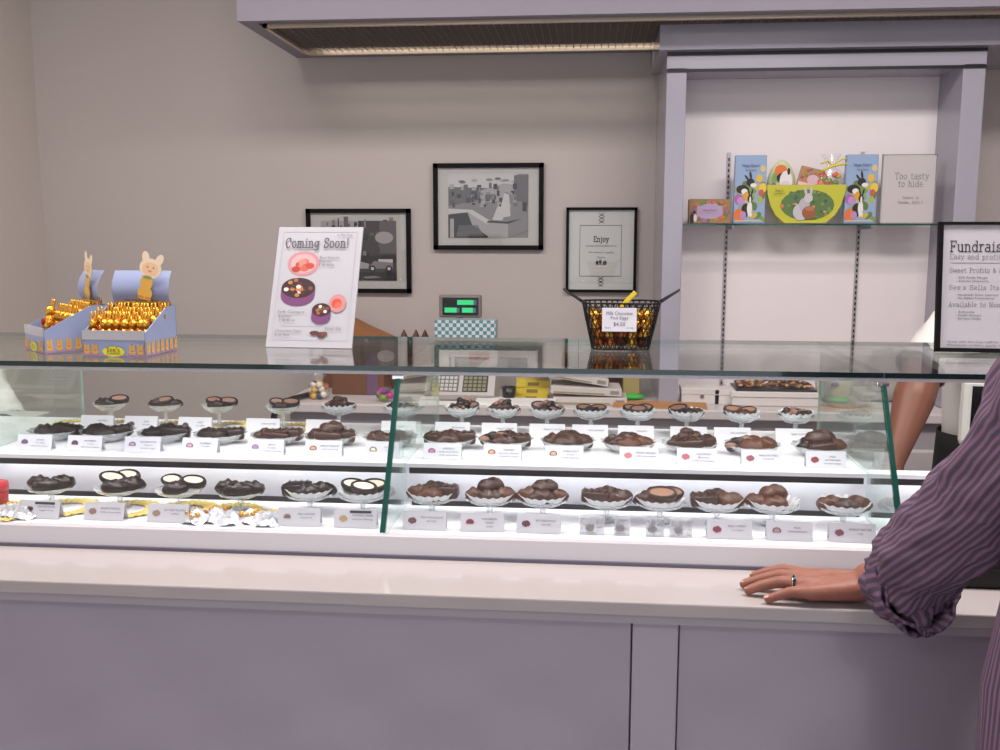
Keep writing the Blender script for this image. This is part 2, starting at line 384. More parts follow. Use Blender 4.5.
def bunny(s, x, y, k, body='#2a2327', white='#e8e4e0', flip=1):
    """black-and-white rabbit sitting, drawn at x,y with scale k"""
    f = flip
    s += [('e', body, x, y+.16*k, .26*k, .16*k), ('e', white, x+.16*k*f, y+.2*k, .13*k, .17*k), ('e', white, x+.13*k*f, y+.05*k, .05*k, .06*k), ('e', white, x+.24*k*f, y+.05*k, .05*k, .06*k),
          ('e', body, x+.17*k*f, y+.42*k, .13*k, .1*k), ('e', body, x+.1*k*f, y+.57*k, .04*k, .1*k, 15*f), ('e', body, x+.26*k*f, y+.57*k, .04*k, .1*k, -15*f),
          ('e', white, x+.18*k*f, y+.38*k, .05*k, .1*k), ('e', '#d9a08f', x+.18*k*f, y+.34*k, .02*k, .012*k)]
def meadow(seed, base='#8fa05e'):
    rnd = random.Random(seed); s = []
    for i in range(34):
        s.append(('e', rnd.choice(['#7c9a4d', '#a8b257', '#5f7f45', '#c2b061', '#93a86b', '#b9c08a']), rnd.uniform(.06, .94), rnd.uniform(.06, .6), rnd.uniform(.04, .1), rnd.uniform(.03, .07), rnd.uniform(0, 180)))
    return s
def eggs(s, pts):
    for x, y, c, k in pts: s.append(('e', c, x, y, .085*k, .05*k))
def egg_box():
    t = thing('candy_box', '', 'box', (0, 0, 0))
    MB().box((-.065, .0, 0), (.065, .03, .262), bev=.004).build('carton', mat('box_blue', '#8fa9cb', .4), t)
    s = [('r', '#94abcc', .02, .02, .98, .98)] + meadow(3)
    eggs(s, [(.78, .66, '#e3b93d', 1.2), (.9, .52, '#e8c94f', 1.4), (.88, .8, '#d8c38a', 1), (.14, .36, '#a768a8', 1.5), (.2, .33, '#c98bc8', 1.2)])
    s += [('e', '#2b2428', .26, .5, .2, .065), ('e', '#e9e4df', .32, .47, .1, .04), ('e', '#2b2428', .5, .6, .13, .06), ('e', '#e9e4df', .6, .56, .1, .03), ('e', '#2b2428', .5, .7, .035, .06, 10), ('e', '#2b2428', .38, .67, .03, .05, 40)]
    eggs(s, [(.4, .4, '#e2a13a', 1.3), (.85, .45, '#c9603c', 1)])
    bunny(s, .4, .1, .62)
    eggs(s, [(.16, .12, '#e0763a', 1.9), (.3, .12, '#b98bb8', 1.2)])
    s += [('r', '#d8c9a0', .06, .03, .9, .045)]
    art('picture_print', s, .13, .262, t, (0, -.0005, 0))
    text('Happy Easter!', .016, flat('#3a3f55'), t, (0, -.0065, .222), w=.07); text('Spring Scene', .011, flat('#3a3f55'), t, (0, -.0065, .205), w=.045)
    return t
def px_on_shelf(x): return at(x, 222, 3.52).x
eb = egg_box(); eb.scale = (.9*QS, .9*QS, .97*QS); eb.location = (px_on_shelf(748), 3.50, SH+.001)
eb['label'] = 'tall blue rabbit picture carton left of the yellow basket on the glass shelf'
eb2 = copy_tree(eb); eb2.location = (px_on_shelf(858), 3.50, SH+.001)
eb2['label'] = 'tall blue rabbit picture carton between yellow basket and white framed card'
for e in (eb, eb2): e['group'] = 'rabbit picture cartons on the glass shelf'
t = thing('flat_candy_box', 'low orange and purple flower printed box at left end of glass shelf', 'box', (px_on_shelf(708.5), 3.50, SH+.001))
MB().box((-.078, 0, 0), (.078, .04, .092), bev=.004).build('carton', mat('box_rust', '#8d5a3c', .4), t)
s = [('r', '#9a7a52', .01, .02, .99, .98), ('r', '#b09ab8', .2, .2, .82, .84)]
rnd = random.Random(5)
for i in range(70):
    a = rnd.uniform(0, 2*PI); s.append(('e', rnd.choice(['#d6702f', '#7c8f45', '#8c5a96', '#c2823a', '#5e7a3c', '#a06aa8', '#b64f38']), .5+.44*math.cos(a)*rnd.uniform(.88, 1), .5+.42*math.sin(a)*rnd.uniform(.85, 1.), rnd.uniform(.02, .06), rnd.uniform(.03, .09)))
s += [('e', '#262026', .08, .2, .05, .22), ('e', '#262026', .13, .46, .04, .07), ('e', '#ded6d0', .16, .22, .04, .16)]
art('picture_print', s, .156, .092, t, (0, -.0005, 0)); text('Happy Easter', .011, flat('#3a3040'), t, (0, -.0125, .05), w=.05)
# yellow paper basket
t = thing('gift_basket', 'yellow-green half-round card basket with rabbit picture filled with sweets', 'basket', (px_on_shelf(803), 3.49, SH+.001))
BY = mat('yellow_green_card', '#c3c13c', .5)
out = []
for i in range(13):
    a = i/12; xx = -.145+.29*a; zz = .143*abs(2*a-1)**2.6
    out.append((xx, zz))
prof = [(-.145, .143), (-.140, .105), (-.128, .065), (-.108, .03), (-.075, .002), (.075, .002), (.108, .03), (.128, .065), (.140, .105), (.145, .143)]
mb = MB(); fr = [(x, 0, z) for x, z in prof]; bk = [(x*.92, .09, z) for x, z in prof]
mb.face(fr); mb.face(bk[::-1]); 
for i in range(len(fr)-1): mb.face([fr[i], fr[i+1], bk[i+1], bk[i]])
mb.build('basket_card', BY, t)
s = []; rnd = random.Random(2)
s.append(('e', '#5f7a44', .52, .48, .34, .4))
for i in range(60):
    a = rnd.uniform(0, 2*PI); r = rnd.uniform(.2, 1)
    s.append(('e', rnd.choice(['#3f6a45', '#54804a', '#3a5e62', '#7b9450', '#c97f4a', '#4b7440', '#d49a72']), .52+.34*r*math.cos(a), .48+.38*r*math.sin(a), rnd.uniform(.012, .03), rnd.uniform(.02, .06)))
s += [('e', '#c3bfc6', .44, .3, .1, .22), ('e', '#b9b3bd', .48, .48, .07, .18), ('e', '#cdc5c6', .53, .66, .055, .12), ('e', '#c9bcbf', .49, .84, .018, .12, 12), ('e', '#c9bcbf', .56, .84, .018, .12, -4), ('e', '#9a5c3a', .54, .28, .085, .17), ('e', '#b5724a', .55, .38, .06, .06)]
art('rabbit_print', s, .29, .143, t, (0, -.0005, 0))
text("See's", .016, flat('#6b4a2c'), t, (-.1, -.009, .122), w=.03); text('CANDIES', .008, flat('#6b4a2c'), t, (-.1, -.009, .11), w=.04)
bx = t.location.x
t = thing('easter_egg', 'large paper egg with black rabbit picture at left inside the yellow basket', 'egg', (bx-.079, 3.53, SH+.105))
egg = lambda p: Vector((p.x*(1-.18*p.z), p.y*(1-.18*p.z), p.z))
MB().ell((0, 0, .05), (.052, .03, .075), fn=egg, seg=20, rings=14).build('shell', mat('egg_print', '#cfd6a8', .4, var=.25, vscale=30), t)
s = [('e', '#e0763a', .4, .72, .26, .17), ('e', '#7aa257', .14, .5, .1, .16), ('e', '#9a4f86', .12, .26, .13, .12), ('e', '#262026', .45, .52, .2, .14, 30), ('e', '#e6e2e0', .62, .42, .26, .3), ('e', '#262026', .72, .7, .06, .1), ('e', '#d8cdd6', .6, .3, .2, .14)]
art('rabbit_print', s, .09, .13, t, (0, -.034, -.01))
t = thing('chocolate_packet', 'pink and rust packet tilted at the middle of the yellow basket', 'packet', (bx+.01, 3.525, SH+.112), (0, math.radians(14), 0))
MB().box((-.045, 0, -.02), (.045, .015, .09), bev=.003).build('wrapper', mat('packet_pink', '#b98a8a', .4), t)
s = [('r', '#b98a5a', .02, .02, .98, .98)]
for i in range(30): s.append(('e', rnd.choice(['#c9803f', '#a0547e', '#8a9a55', '#b5653a']), rnd.uniform(.08, .92), rnd.uniform(.3, .92), .07, .05))
s += [('e', '#d9b8c4', .6, .6, .25, .18), ('r', '#efc9ce', .03, .14, .97, .46), ('e', '#3b2a2c', .55, .3, .3, .1), ('e', '#e6d8d6', .55, .3, .2, .04)]
art('wrapper_print', s, .09, .11, t, (0, -.001, -.02))
t = thing('sweet_bag', 'clear bag of orange and green sweets tied with yellow ribbon in basket', 'bag', (bx+.088, 3.525, SH+.122))
rnd = random.Random(9); cols = ['#d9552a', '#5a9a3a', '#d9b52c', '#e0843a', '#3f8a3c']
sw = []
for i in range(26):
    c = rnd.choice(cols); me = MB().ell((rnd.uniform(-.04, .04), rnd.uniform(-.012, .012), rnd.uniform(-.02, .055)), (.013, .012, .011), seg=10, rings=6).build('sweet', mat('sweet_'+c[1:], c, .35), t)
CELLO = glass('cellophane', (.97, .97, .97), 1, .12, .06)
MB().lathe([(.046, -.03), (.052, .02), (.046, .055), (.014, .082), (.02, .1), (.036, .128)], seg=24, mod=lambda a, j: 1+.08*math.sin(7*a+j), sy=.45).build('cellophane', CELLO, t)
YR = mat('yellow_ribbon', '#e3d53a', .4)
MB().tube([(-.045, -.03, .09), (-.02, -.032, .1), (0, -.02, .083), (.03, -.032, .106), (.05, -.03, .108)], [.004, .007, .003, .007, .004], flatz=.5).tube([(-.04, -.03, .065), (0, -.02, .082), (.05, -.03, .09)], .004).build('ribbon', YR, t)
# framed clear sign on shelf
t = thing('acrylic_sign', 'white card in thin grey frame reading Too tasty to hide', 'sign', (px_on_shelf(903.5), 3.49, SH+.001))
MB().box((-.094, 0, .003), (.094, .004, .247)).build('card', mat('sign_card', '#c6bfc0', .3), t)
mb = MB().box((-.098, -.002, 0), (-.0945, .006, .252)).box((.0945, -.002, 0), (.098, .006, .252)).box((-.098, -.002, .2485), (.098, .006, .252)).box((-.098, -.002, 0), (.098, .006, .003))
mb.build('thin_frame', mat('grey_edge', '#8d8f8a', .3), t)
GT = flat('#77726f')
slab('Too tasty', .122, .023, GT, t, (.01, -.001, .162), t=.05, align='C'); slab('to hide.', .095, .023, GT, t, (.01, -.001, .134), t=.05, align='C')
slab('Easter is', .058, .0095, GT, t, (.01, -.001, .09), t=.06, align='C'); slab('Sunday, April 5', .088, .0095, GT, t, (.01, -.001, .073), t=.06, align='C')

for o in COL.objects:
    if o.parent is None and o.get('category') in ('box', 'basket', 'egg', 'packet', 'bag', 'sign') and 'rabbit picture carton' not in o['label']: o.scale = (QS,)*3
# ---------------------------------------------------------------- pictures on the back wall
def frame(name, label, w, h, loc, bar=.014, mat_c='#b6b2ae'):
    t = thing(name, label, 'picture', loc)
    mb = MB().box((-w/2, -.022, 0), (-w/2+bar, 0, h)).box((w/2-bar, -.022, 0), (w/2, 0, h)).box((-w/2, -.022, 0), (w/2, 0, bar)).box((-w/2, -.022, h-bar), (w/2, 0, h))
    mb.build('frame', FRAMEBLK, t)
    MB().box((-w/2+bar, -.01, bar), (w/2-bar, -.004, h-bar)).build('mount_board', mat('mount_'+mat_c[1:], mat_c, .6), t)
    MB().face([(-w/2+bar, -.017, bar), (w/2-bar, -.017, bar), (w/2-bar, -.017, h-bar), (-w/2+bar, -.017, h-bar)]).build('glazing', GLASS, t)
    return t
t = frame('framed_picture', 'black framed monochrome photo of old sweet shop interior, highest on wall', .44, .34, (-.409, 3.879, 1.455), .018)
g2 = ['#1f1c1d', '#3d393b', '#5b5759', '#7a7678', '#9b9799', '#bdb9bb']
s = [('r', g2[3], 0, 0, 1, 1), ('r', g2[5], .0, .72, .86, 1), ('p', g2[2], [(0, .5), (.5, .62), (.5, .78), (0, .8)]), ('p', g2[4], [(.4, .55), (.82, .6), (.82, .9), (.4, .74)]), ('r', g2[2], .82, .5, 1, .98)]
rnd = random.Random(4)
for i in range(60): s.append(('r', rnd.choice(g2[:5]), (x := rnd.uniform(0, .9)), (y := rnd.uniform(.46, .78)), x+rnd.uniform(.02, .06), y+rnd.uniform(.03, .09)))
for i in range(10): s.append(('e', rnd.choice(g2[2:]), rnd.uniform(.05, .8), rnd.uniform(.82, .93), .04, .02))
s += [('p', g2[0], [(0, 0), (.5, 0), (.46, .18), (.24, .42), (0, .36)]), ('p', g2[5], [(0, .37), (.24, .4), (.3, .44), (0, .46)]), ('p', g2[4], [(.24, .4), (.5, .22), (.5, .02), (.3, .2)]), ('p', g2[5], [(.22, .42), (.3, .44), (.54, .26), (.48, .22)]),
      ('p', g2[4], [(.5, .0), (.75, .0), (.75, .22), (.5, .24)]), ('p', g2[3], [(.75, 0), (1, .12), (1, .34), (.75, .22)]), ('p', g2[0], [(.48, .24), (.75, .22), (.92, .3), (.72, .25), (.5, .27)]),
      ('p', g2[5], [(.55, .28), (.62, .5), (.72, .46), (.68, .27)]), ('p', g2[5], [(.62, .3), (.7, .7), (.76, .68), (.78, .34)]), ('r', g2[0], .93, .42, .98, .56), ('r', g2[4], .02, .0, .07, .3)]
for i in range(16): s.append(('p', g2[2], [(.1+i*.022, .02), (.12+i*.022, .02), (.14+i*.015, .2), (.13+i*.015, .2)]))
art('photo_print', s, .32, .25, t, (0, -.0105, .048))
t = frame('framed_picture', 'black framed monochrome photo of old delivery truck, partly behind the poster', .428, .338, (-.937, 3.879, 1.28), .017)
s = [('r', g2[1], 0, 0, 1, 1), ('r', g2[4], 0, .9, .5, 1)]
for i in range(60): s.append(('r', rnd.choice(g2[:4]), (x := rnd.uniform(0, .93)), (y := rnd.uniform(.4, .93)), x+rnd.uniform(.01, .06), y+rnd.uniform(.03, .2)))
s += [('r', g2[2], .78, .45, 1, 1), ('e', g2[4], .84, .72, .12, .1), ('r', g2[0], .5, .5, .54, 1), ('r', g2[0], 0, .3, 1, .42), ('p', g2[4], [(.3, .2), (.62, .2), (.64, .28), (.52, .32), (.3, .32)]), ('r', g2[5], .76, .28, .95, .36), ('p', g2[3], [(.62, .2), (.95, .2), (.95, .3), (.7, .33)]), ('e', g2[0], .68, .2, .045, .055), ('e', g2[5], .68, .2, .022, .028), ('e', g2[0], .9, .2, .045, .055), ('e', g2[5], .9, .2, .022, .028), ('r', g2[0], 0, 0, 1, .14), ('p', g2[3], [(.55, .06), (.7, .08), (.8, .05), (.6, .03)])]
art('photo_print', s, .31, .24, t, (0, -.0105, .05))
t = frame('framed_notice', 'black framed white notice headed Enjoy hanging above the wire basket', .278, .334, (.041, 3.879, 1.288), .011, '#c6c5c2')
NK = flat('#2e2a2c')
mb = MB()
for a, b in (((-.085, .063), (.08, .065)), ((-.085, .263), (.08, .265)), ((-.085, .063), (-.0835, .265)), ((.0785, .063), (.08, .265))): mb.box((a[0], -.0112, a[1]), (b[0], -.0106, b[1]))
mb.build('border_line', NK, t)
for z0 in (.022, .272):
    mb = MB()
    for i in range(3):
        z = z0+i*.0135
        for q in (-1, 1): mb.face([(-.013*q, -.011, z), (-.008*q, -.011, z), (.013*q, -.011, z+.012), (.008*q, -.011, z+.012)])
        mb.box((-.003, -.0112, z+.003), (.003, -.0106, z+.009))
    mb.build('lattice_ornament', NK, t)
slab('Enjoy', .06, .02, NK, t, (0, -.0112, .2), t=.12, align='C')
text('a piece of chocolate on us', .012, NK, t, (0, -.0112, .184), w=.12); text('We believe in quality', .01, NK, t, (0, -.0112, .158), w=.1); text("See's", .012, NK, t, (0, -.0112, .138), w=.03)
art('little_emblem', [('e', '#2e2a2c', .2, .4, .12, .3), ('e', '#4b4648', .45, .5, .12, .35), ('e', '#4b4648', .8, .35, .16, .35), ('r', '#4b4648', .1, .05, .9, .12)], .05, .026, t, (0, -.011, .108))
# ================================================================ customer counter with ledge
PANEL = mat('grey_gloss_panel', '#9a929f', .3, coat=1); PANEL.node_tree.nodes['Principled BSDF'].inputs['Coat Roughness'].default_value = .16; PANEL.node_tree.nodes['Principled BSDF'].inputs['Coat IOR'].default_value = 1.7
PX0, PX1 = -2.27, 2.2
c = thing('counter', 'long white ledge and grey-lavender front panels below the display case', 'counter', (0, 1.42, 0))
MB().box((PX0, 0, .928), (PX1, .32, .95), bev=.0025).build('ledge', LEDGE, c)
MB().box((PX0, .008, .913), (PX1, .3, .9278)).build('under_strip', mat('strip_grey', '#a39ba3', .4), c)
MB().box((PX0, .036, 0), (.072, .06, .9125), bev=.0015).build('front_panel', PANEL, c)
MB().box((.147, .036, 0), (PX1, .06, .9125), bev=.0015).build('front_panel', PANEL, c)
MB().box((.074, .030, 0), (.145, .06, .9125), bev=.002).build('panel_post', mat('post_white', '#aaa4ae', .25), c)
MB().box((PX0, .075, 0), (PX1, .3, .912)).build('cabinet_body', PLASTIC, c)
# ================================================================ refrigerated display case
d = thing('display_case', 'long glass display case with two white lit decks of chocolates', 'display case', (0, 1.6, .95))
def dbox(name, a, b, m, bev=0, lab=None):
    o = MB().box((a[0], a[1]-1.6, a[2]-.95), (b[0], b[1]-1.6, b[2]-.95), bev=bev).build(name, m, d)
    if lab: o['label'] = lab
    return o
DX0, DX1 = -2.13, 1.75
mb = MB()
mb.loft([[(x, -.01, .001), (x, -.010, .003), (x, .004, .033), (x, .012, .035), (x, .02, .033), (x, .026, .003)] for x in (DX0, 1.412)], smooth=False)
mb.build('curb', CURB, d)
MB().box((DX0, -.016, .0005), (1.5, -.0105, .006)).build('groove_strip', mat('groove_metal', '#6f6c7c', .4, .5), d)
dbox('lower_deck', (DX0, 1.628, .951), (DX1, 1.835, .975), DECK)
dbox('riser', (DX0, 1.862, .951), (1.412, 1.87, 1.052), DECK); dbox('deck_ledge', (DX0, 1.8352, .951), (1.412, 1.8618, .9748), DECK)
for x0, x1 in ((DX0, -1.252), (-1.238, -.365), (-.351, .521), (.535, DX1)):
    dbox('shelf_edge_band', (x0, 1.833, 1.040), (x1, 1.8378, 1.052), DARKBAND)
    dbox('vent_slot', (x0+.004, 1.834, .9755), (x1-.004, 1.8378, .985), DARKBAND)
dbox('upper_deck', (DX0, 1.833, 1.0522), (.535, 2.235, 1.06), DECK)
dbox('shelf_lip', (.5355, 1.833, 1.0522), (DX1, 1.87, 1.06), DECK)
dbox('deck_front', (1.4125, 1.62, .951), (DX1, 1.627, .99), CURB)
# glass
zt0, zt1 = 1.2525, 1.262
for x0, x1 in ((DX0, -.3585), (-.3575, .5275), (.5285, DX1)):
    o = dbox('top_pane', (x0, 1.7705, zt0), (x1, 2.31, zt1), GLASS_T)
    dbox('top_pane_edge', (x0, 1.768, zt0), (x1, 1.7703, zt1), EDGE_T)
    dbox('top_pane_edge', (x0, 2.3102, zt0), (x1, 2.311, zt1), EDGE)
dbox('light_rail', (DX0, 1.774, 1.2455), (DX1, 1.794, 1.2522), mat('rail_white', '#b9b6bd', .35), 0, 'pale metal lamp rail under the front glass edge')
for x0, x1 in ((DX0, -1.249), (-1.241, -.362), (-.354, .524)):
    mb = MB(); y0, z0, y1, z1 = .012, .0355, .1685, .3015; t_ = .006
    mb.loft([[(x, y0, z0), (x, y1, z1), (x, y1+t_, z1), (x, y0+t_, z0)] for x in (x0, x1)], smooth=False)
    mb.build('front_pane', GLASS, d)
for X in (-1.245, -.358, .528):
    mb = MB(); h = .0028
    prof = [(.021, .0255), (.176, .2945), (.64, .2945), (.64, .111), (.252, .111), (.231, .111), (.231, .0255)]
    mb.loft([[(x, y, z) for y, z in prof] for x in (X-h, X+h)], smooth=False)
    mb.build('divider_pane', GLASS_D, d)
    mb = MB(); mb.loft([[(x, .0128, .0365), (x, .172, .2948), (x, .1752, .2948), (x, .0205, .0365)] for x in (X-.005, X+.005)], smooth=False)
    mb.build('divider_front_edge', EDGE, d)
    MB().box((X-h, .6402, .112), (X+h, .6412, .2945)).build('divider_rear_edge', mat('pale_green_edge', '#b9cfc6', .2), d)
    MB().box((X-.012, .168, .287), (X+.012, .192, .295), bev=.002).build('glass_clamp', mat('bright_chrome', '#f2f2f4', .12, 1), d)

# ================================================================ dishes and chocolates
def scal(n, amt): return lambda a, j: 1+amt*math.cos(n*a)
def make_dish(R, H, scallop=0):
    """pressed glass pedestal dish, rim radius R, rim height H"""
    t = thing('glass_dish', '', 'dish', (0, 0, 0))
    mb = MB(); f = scal(14, scallop) if scallop else None
    mb.lathe([(R*.12, H*.60), (R*.55, H*.68), (R*.9, H*.86), (R, H), (R*1.03, H*1.01), (R*.93, H*.92), (R*.5, H*.75), (0.001, H*.7)], seg=42, mod=f)
    mb.build('bowl', DISH, t)
    MB().lathe([(R*.16, .004), (R*.1, H*.25), (R*.13, H*.45), (R*.12, H*.6)], seg=12).build('stem', DISH, t)
    MB().lathe([(.001, .0062), (R*.2, .006), (R*.42, .004), (R*.48, .0015), (R*.46, .0002), (.001, .0002)], seg=28).build('foot', DISH, t)
    return t
def make_plate(R):
    t = MB().lathe([(.001, .001), (R*.5, .001), (R*.8, .010), (R*1.0, .022), (R*1.03, .023), (R*.8, .014), (R*.5, .005), (.001, .004)], seg=48,
                   mod=lambda a, j: 1+(.045*math.cos(12*a) if j in (3, 4) else 0)).build('glass_plate', DISH)
    return tag(t, '', 'plate')
def make_liner(R):
    rings = []
    for j, (r, z) in enumerate(((.55, .0), (.8, .004), (1.0, .015))):
        rings.append([((r*R*(1+.05*j*(1 if k % 4 < 2 else -1)*.6))*math.cos(2*PI*k/72), (r*R*(1+.05*j*(1 if k % 4 < 2 else -1)*.6))*math.sin(2*PI*k/72), z+(.0035*j/2 if k % 4 < 2 else 0)) for k in range(72)])
    o = MB().loft(rings, cap=False, smooth=False).build('paper_cup_liner', PAPERCUP)
    return tag(o, '', 'paper liner')
# chocolate kinds, unit length 1, resting at z=0
def c_dome(m, seed=0):
    def fn(p):
        z = p.z
        q = Vector((p.x, p.y, max(z, -.55)))
        k = 1+.08*math.sin(6*p.x+seed)+.06*math.sin(5*p.y+2*seed); return Vector((q.x*k, q.y*k, (q.z+.55)*(1+.12*math.sin(9*p.x+4*p.y+seed))))
    return MB().ell((0, 0, 0), (.5, .34, .28), m, 18, 12, fn)
def c_ridge(m, seed=0):
    mb = c_dome(m, seed)
    mb.tube([(-.34+.068*i, .06*math.sin(i*1.9), .34+.09*(1-((i-5)/5)**2)) for i in range(11)], .035, m, 6)
    return mb
def c_bar(m, seed=0):
    mb = MB(); mb.box((-.5, -.3, 0), (.5, .3, .42), m, bev=.09)
    for i in range(4): mb.tube([(-.4+.24*i, -.24, .43), (-.3+.24*i, .0, .44), (-.4+.24*i, .24, .43)], .03, m, 5)
    for f in mb.bm.faces: f.smooth = True
    return mb
def c_cut(m, fm, seed=0):
    """half piece: rim of chocolate around a pale flat filling that faces up and forward"""
    mb = MB(); n = 20
    def ring(rx, ry, y, z0): return [(rx*math.cos(2*PI*k/n), y, z0+ry*math.sin(2*PI*k/n)) for k in range(n)]
    mb.loft([[(.25*math.cos(2*PI*k/n), .34, .26+.12*math.sin(2*PI*k/n)) for k in range(n)], ring(.44, .23, .24, .27), ring(.5, .27, .05, .27), ring(.48, .26, -.05, .27), ring(.37, .16, -.055, .27)], m, cap=False)
    mb.face([(.25*math.cos(2*PI*k/n), .34, .26+.12*math.sin(2*PI*k/n)) for k in range(n)], m)
    mb.face(ring(.37, .16, -.056, .27), fm)
    R_ = Matrix.Rotation(math.radians(-58), 3, 'X')
    for v in mb.bm.verts: v.co = R_ @ v.co
    z = min(v.co.z for v in mb.bm.verts)
    for v in mb.bm.verts: v.co.z -= z
    return mb
def c_cluster(m, fm, seed=0):
    mb = MB(); r = random.Random(seed)
    for i in range(9):
        mm = fm if (fm and i % 3 == 0) else m
        mb.ell((r.uniform(-.33, .33), r.uniform(-.2, .2), r.uniform(.12, .32)), (r.uniform(.15, .26), r.uniform(.13, .2), r.uniform(.1, .18)), mm, 10, 7)
    mb.ell((0, 0, .13), (.42, .28, .16), m, 12, 8)
    return mb
KIND = {
 'dome': lambda s: c_dome(MILK, s), 'domed': lambda s: c_dome(DARK, s), 'domeb': lambda s: c_dome(BROWN, s),
 'ridge': lambda s: c_ridge(BROWN, s), 'ridged': lambda s: c_ridge(DARK, s), 'bar': lambda s: c_bar(BROWN, s), 'bard': lambda s: c_bar(DARK, s),
 'cutw': lambda s: c_cut(DARK, CREAM, s), 'cutp': lambda s: c_cut(DARK, PINKF, s), 'cutt': lambda s: c_cut(BROWN, TAN, s),
 'clus': lambda s: c_cluster(BROWN, None, s), 'clusn': lambda s: c_cluster(DARK, PINKF, s)}
WORD = {'dome': 'milk chocolate oval', 'domed': 'dark chocolate oval', 'domeb': 'brown chocolate oval', 'ridge': 'ridged brown chocolate', 'ridged': 'ridged dark chocolate', 'bar': 'brown chocolate bar piece', 'bard': 'dark chocolate bar piece', 'cutw': 'cut white-filled chocolate', 'cutp': 'cut pink-filled chocolate', 'cutt': 'cut tan-filled chocolate', 'clus': 'lumpy brown cluster', 'clusn': 'dark nut cluster'}
_pro = {}
def choc(kind, v, size, loc, rz, tilt, label, group):
    k = (kind, v)
    if k not in _pro:
        o = KIND[kind](v*1.7+.3).build('chocolate', None)
        _pro[k] = o.data; bpy.data.objects.remove(o)
    o = link('chocolate', _pro[k], None, loc, (tilt[0], tilt[1], rz)); o.scale = (size,)*3
    return tag(o, label, 'chocolate', group)
rnd = random.Random(21)
protos = {}
def proto(key, fn):
    """first call builds, later calls copy"""
    if key not in protos: protos[key] = fn(); return protos[key]
    return copy_tree(protos[key])
# slots relative to dish radius: name, x, y, z(lift), base angle
SL = {'L': ('left', -.50, .02, 0, -.15), 'R': ('right', .50, .04, 0, .2), 'F': ('front', .02, -.40, .02, 0), 'B': ('rear', 0, .45, .03, .1), 'T': ('topmost', .05, .12, .27, .35)}
ROWN = {'low': 'lower deck row', 'up': 'upper front row', 'back': 'tall rear row'}
def fill(row, i, x, y, z, R, spec, size):
    for s_ in spec:
        sl, kind = s_.split(':'); nm, dx, dy, dz, a = SL[sl]
        lab = '%s on the %s of %s dish from left, %s' % (WORD[kind], nm if nm!='topmost' else 'top', ord_(i), ROWN[row])
        if nm == 'topmost': lab = '%s topmost on %s dish from left, %s' % (WORD[kind], ord_(i), ROWN[row])
        choc(kind, rnd.randint(0, 3), size*rnd.uniform(.92, 1.06), (x+dx*R, y+dy*R, z+dz*size), a+rnd.uniform(-.25, .25), (rnd.uniform(-.06, .1), rnd.uniform(-.14, .14)), lab, 'chocolates in the '+ROWN[row])
# ---- lower row: pedestal dishes on the lower deck
LOW = [(52, 'L:domed R:ridged F:domed'), (120, 'L:cutw B:cutw R:domed F:ridged'), (180, 'L:cutw R:cutw F:ridged'), (241, 'L:domed R:domed F:ridged'), (310, 'L:bard R:ridged F:domed'), (363, 'L:cutw R:cutw F:cutw'),
       (432, 'L:dome R:bar F:dome B:domeb'), (490, 'L:dome R:dome F:domeb T:ridge'), (543, 'L:dome R:dome F:domeb T:ridge'), (607, 'L:bar R:domeb B:ridge'), (660, 'L:domeb R:cutt B:ridge F:cutt'), (717, 'L:bar R:dome B:domeb'), (773, 'F:dome L:dome T:dome'), (844, 'L:dome R:dome F:domeb')]
for i, (px, spec) in enumerate(LOW):
    X = at(px, 502, 1.765).x; R = .046; H = .040; fancy = i >= 4
    o = proto('low%d' % fancy, lambda: make_dish(R, H, .05 if fancy else 0)); o.location = (X, 1.765, .9752); o.rotation_euler.z = i*.3
    o['label'] = '%s glass pedestal dish from the left on the lower deck' % ord_(i); o['group'] = 'glass dishes on the lower deck'
    zb = .9752+H*.80
    if fancy:
        l = proto('liner_low', lambda: make_liner(.045)); l.location = (X, 1.765, zb); l.rotation_euler.z = i*.2
        l['label'] = 'white fluted paper liner in the %s dish from the left on the lower deck' % ord_(i); l['group'] = 'paper liners on the lower deck'
    fill('low', i, X, 1.765, zb+.003, .046, spec.split(), .055)
# ---- upper front row: low scalloped plates
UP_ = [(57, 'L:domed R:bard'), (109, 'L:ridged R:bard F:domed'), (165, 'L:domed B:ridged R:bard'), (221, 'L:ridged R:bard F:domed'), (278, 'L:clus R:bar F:bar'), (331, 'L:ridge R:bar T:domeb F:bar'), (390, 'L:ridge R:clus F:domeb'), (450, 'L:bar R:bar B:ridge F:domeb'), (506, 'L:clusn R:bar F:ridge B:ridge'), (568, 'L:domeb R:domeb F:ridge B:ridge'), (628, 'L:clus R:dome F:dome B:ridge'), (689, 'L:clus R:bar F:bar T:clus'), (752, 'L:clusn R:dome F:dome B:dome'), (820, 'L:clusn R:dome F:bar T:ridge')]
for i, (px, spec) in enumerate(UP_):
    X = at(px, 447, 1.985).x; Y = 1.985
    o = proto('plate', lambda: make_plate(.056)); o.location = (X, Y, 1.0605); o.rotation_euler.z = i*.4
    o['label'] = '%s scalloped glass plate from the left in the front row of upper deck' % ord_(i); o['group'] = 'glass plates on the upper deck'
    fill('up', i, X, Y, 1.068, .048, spec.split(), .060)
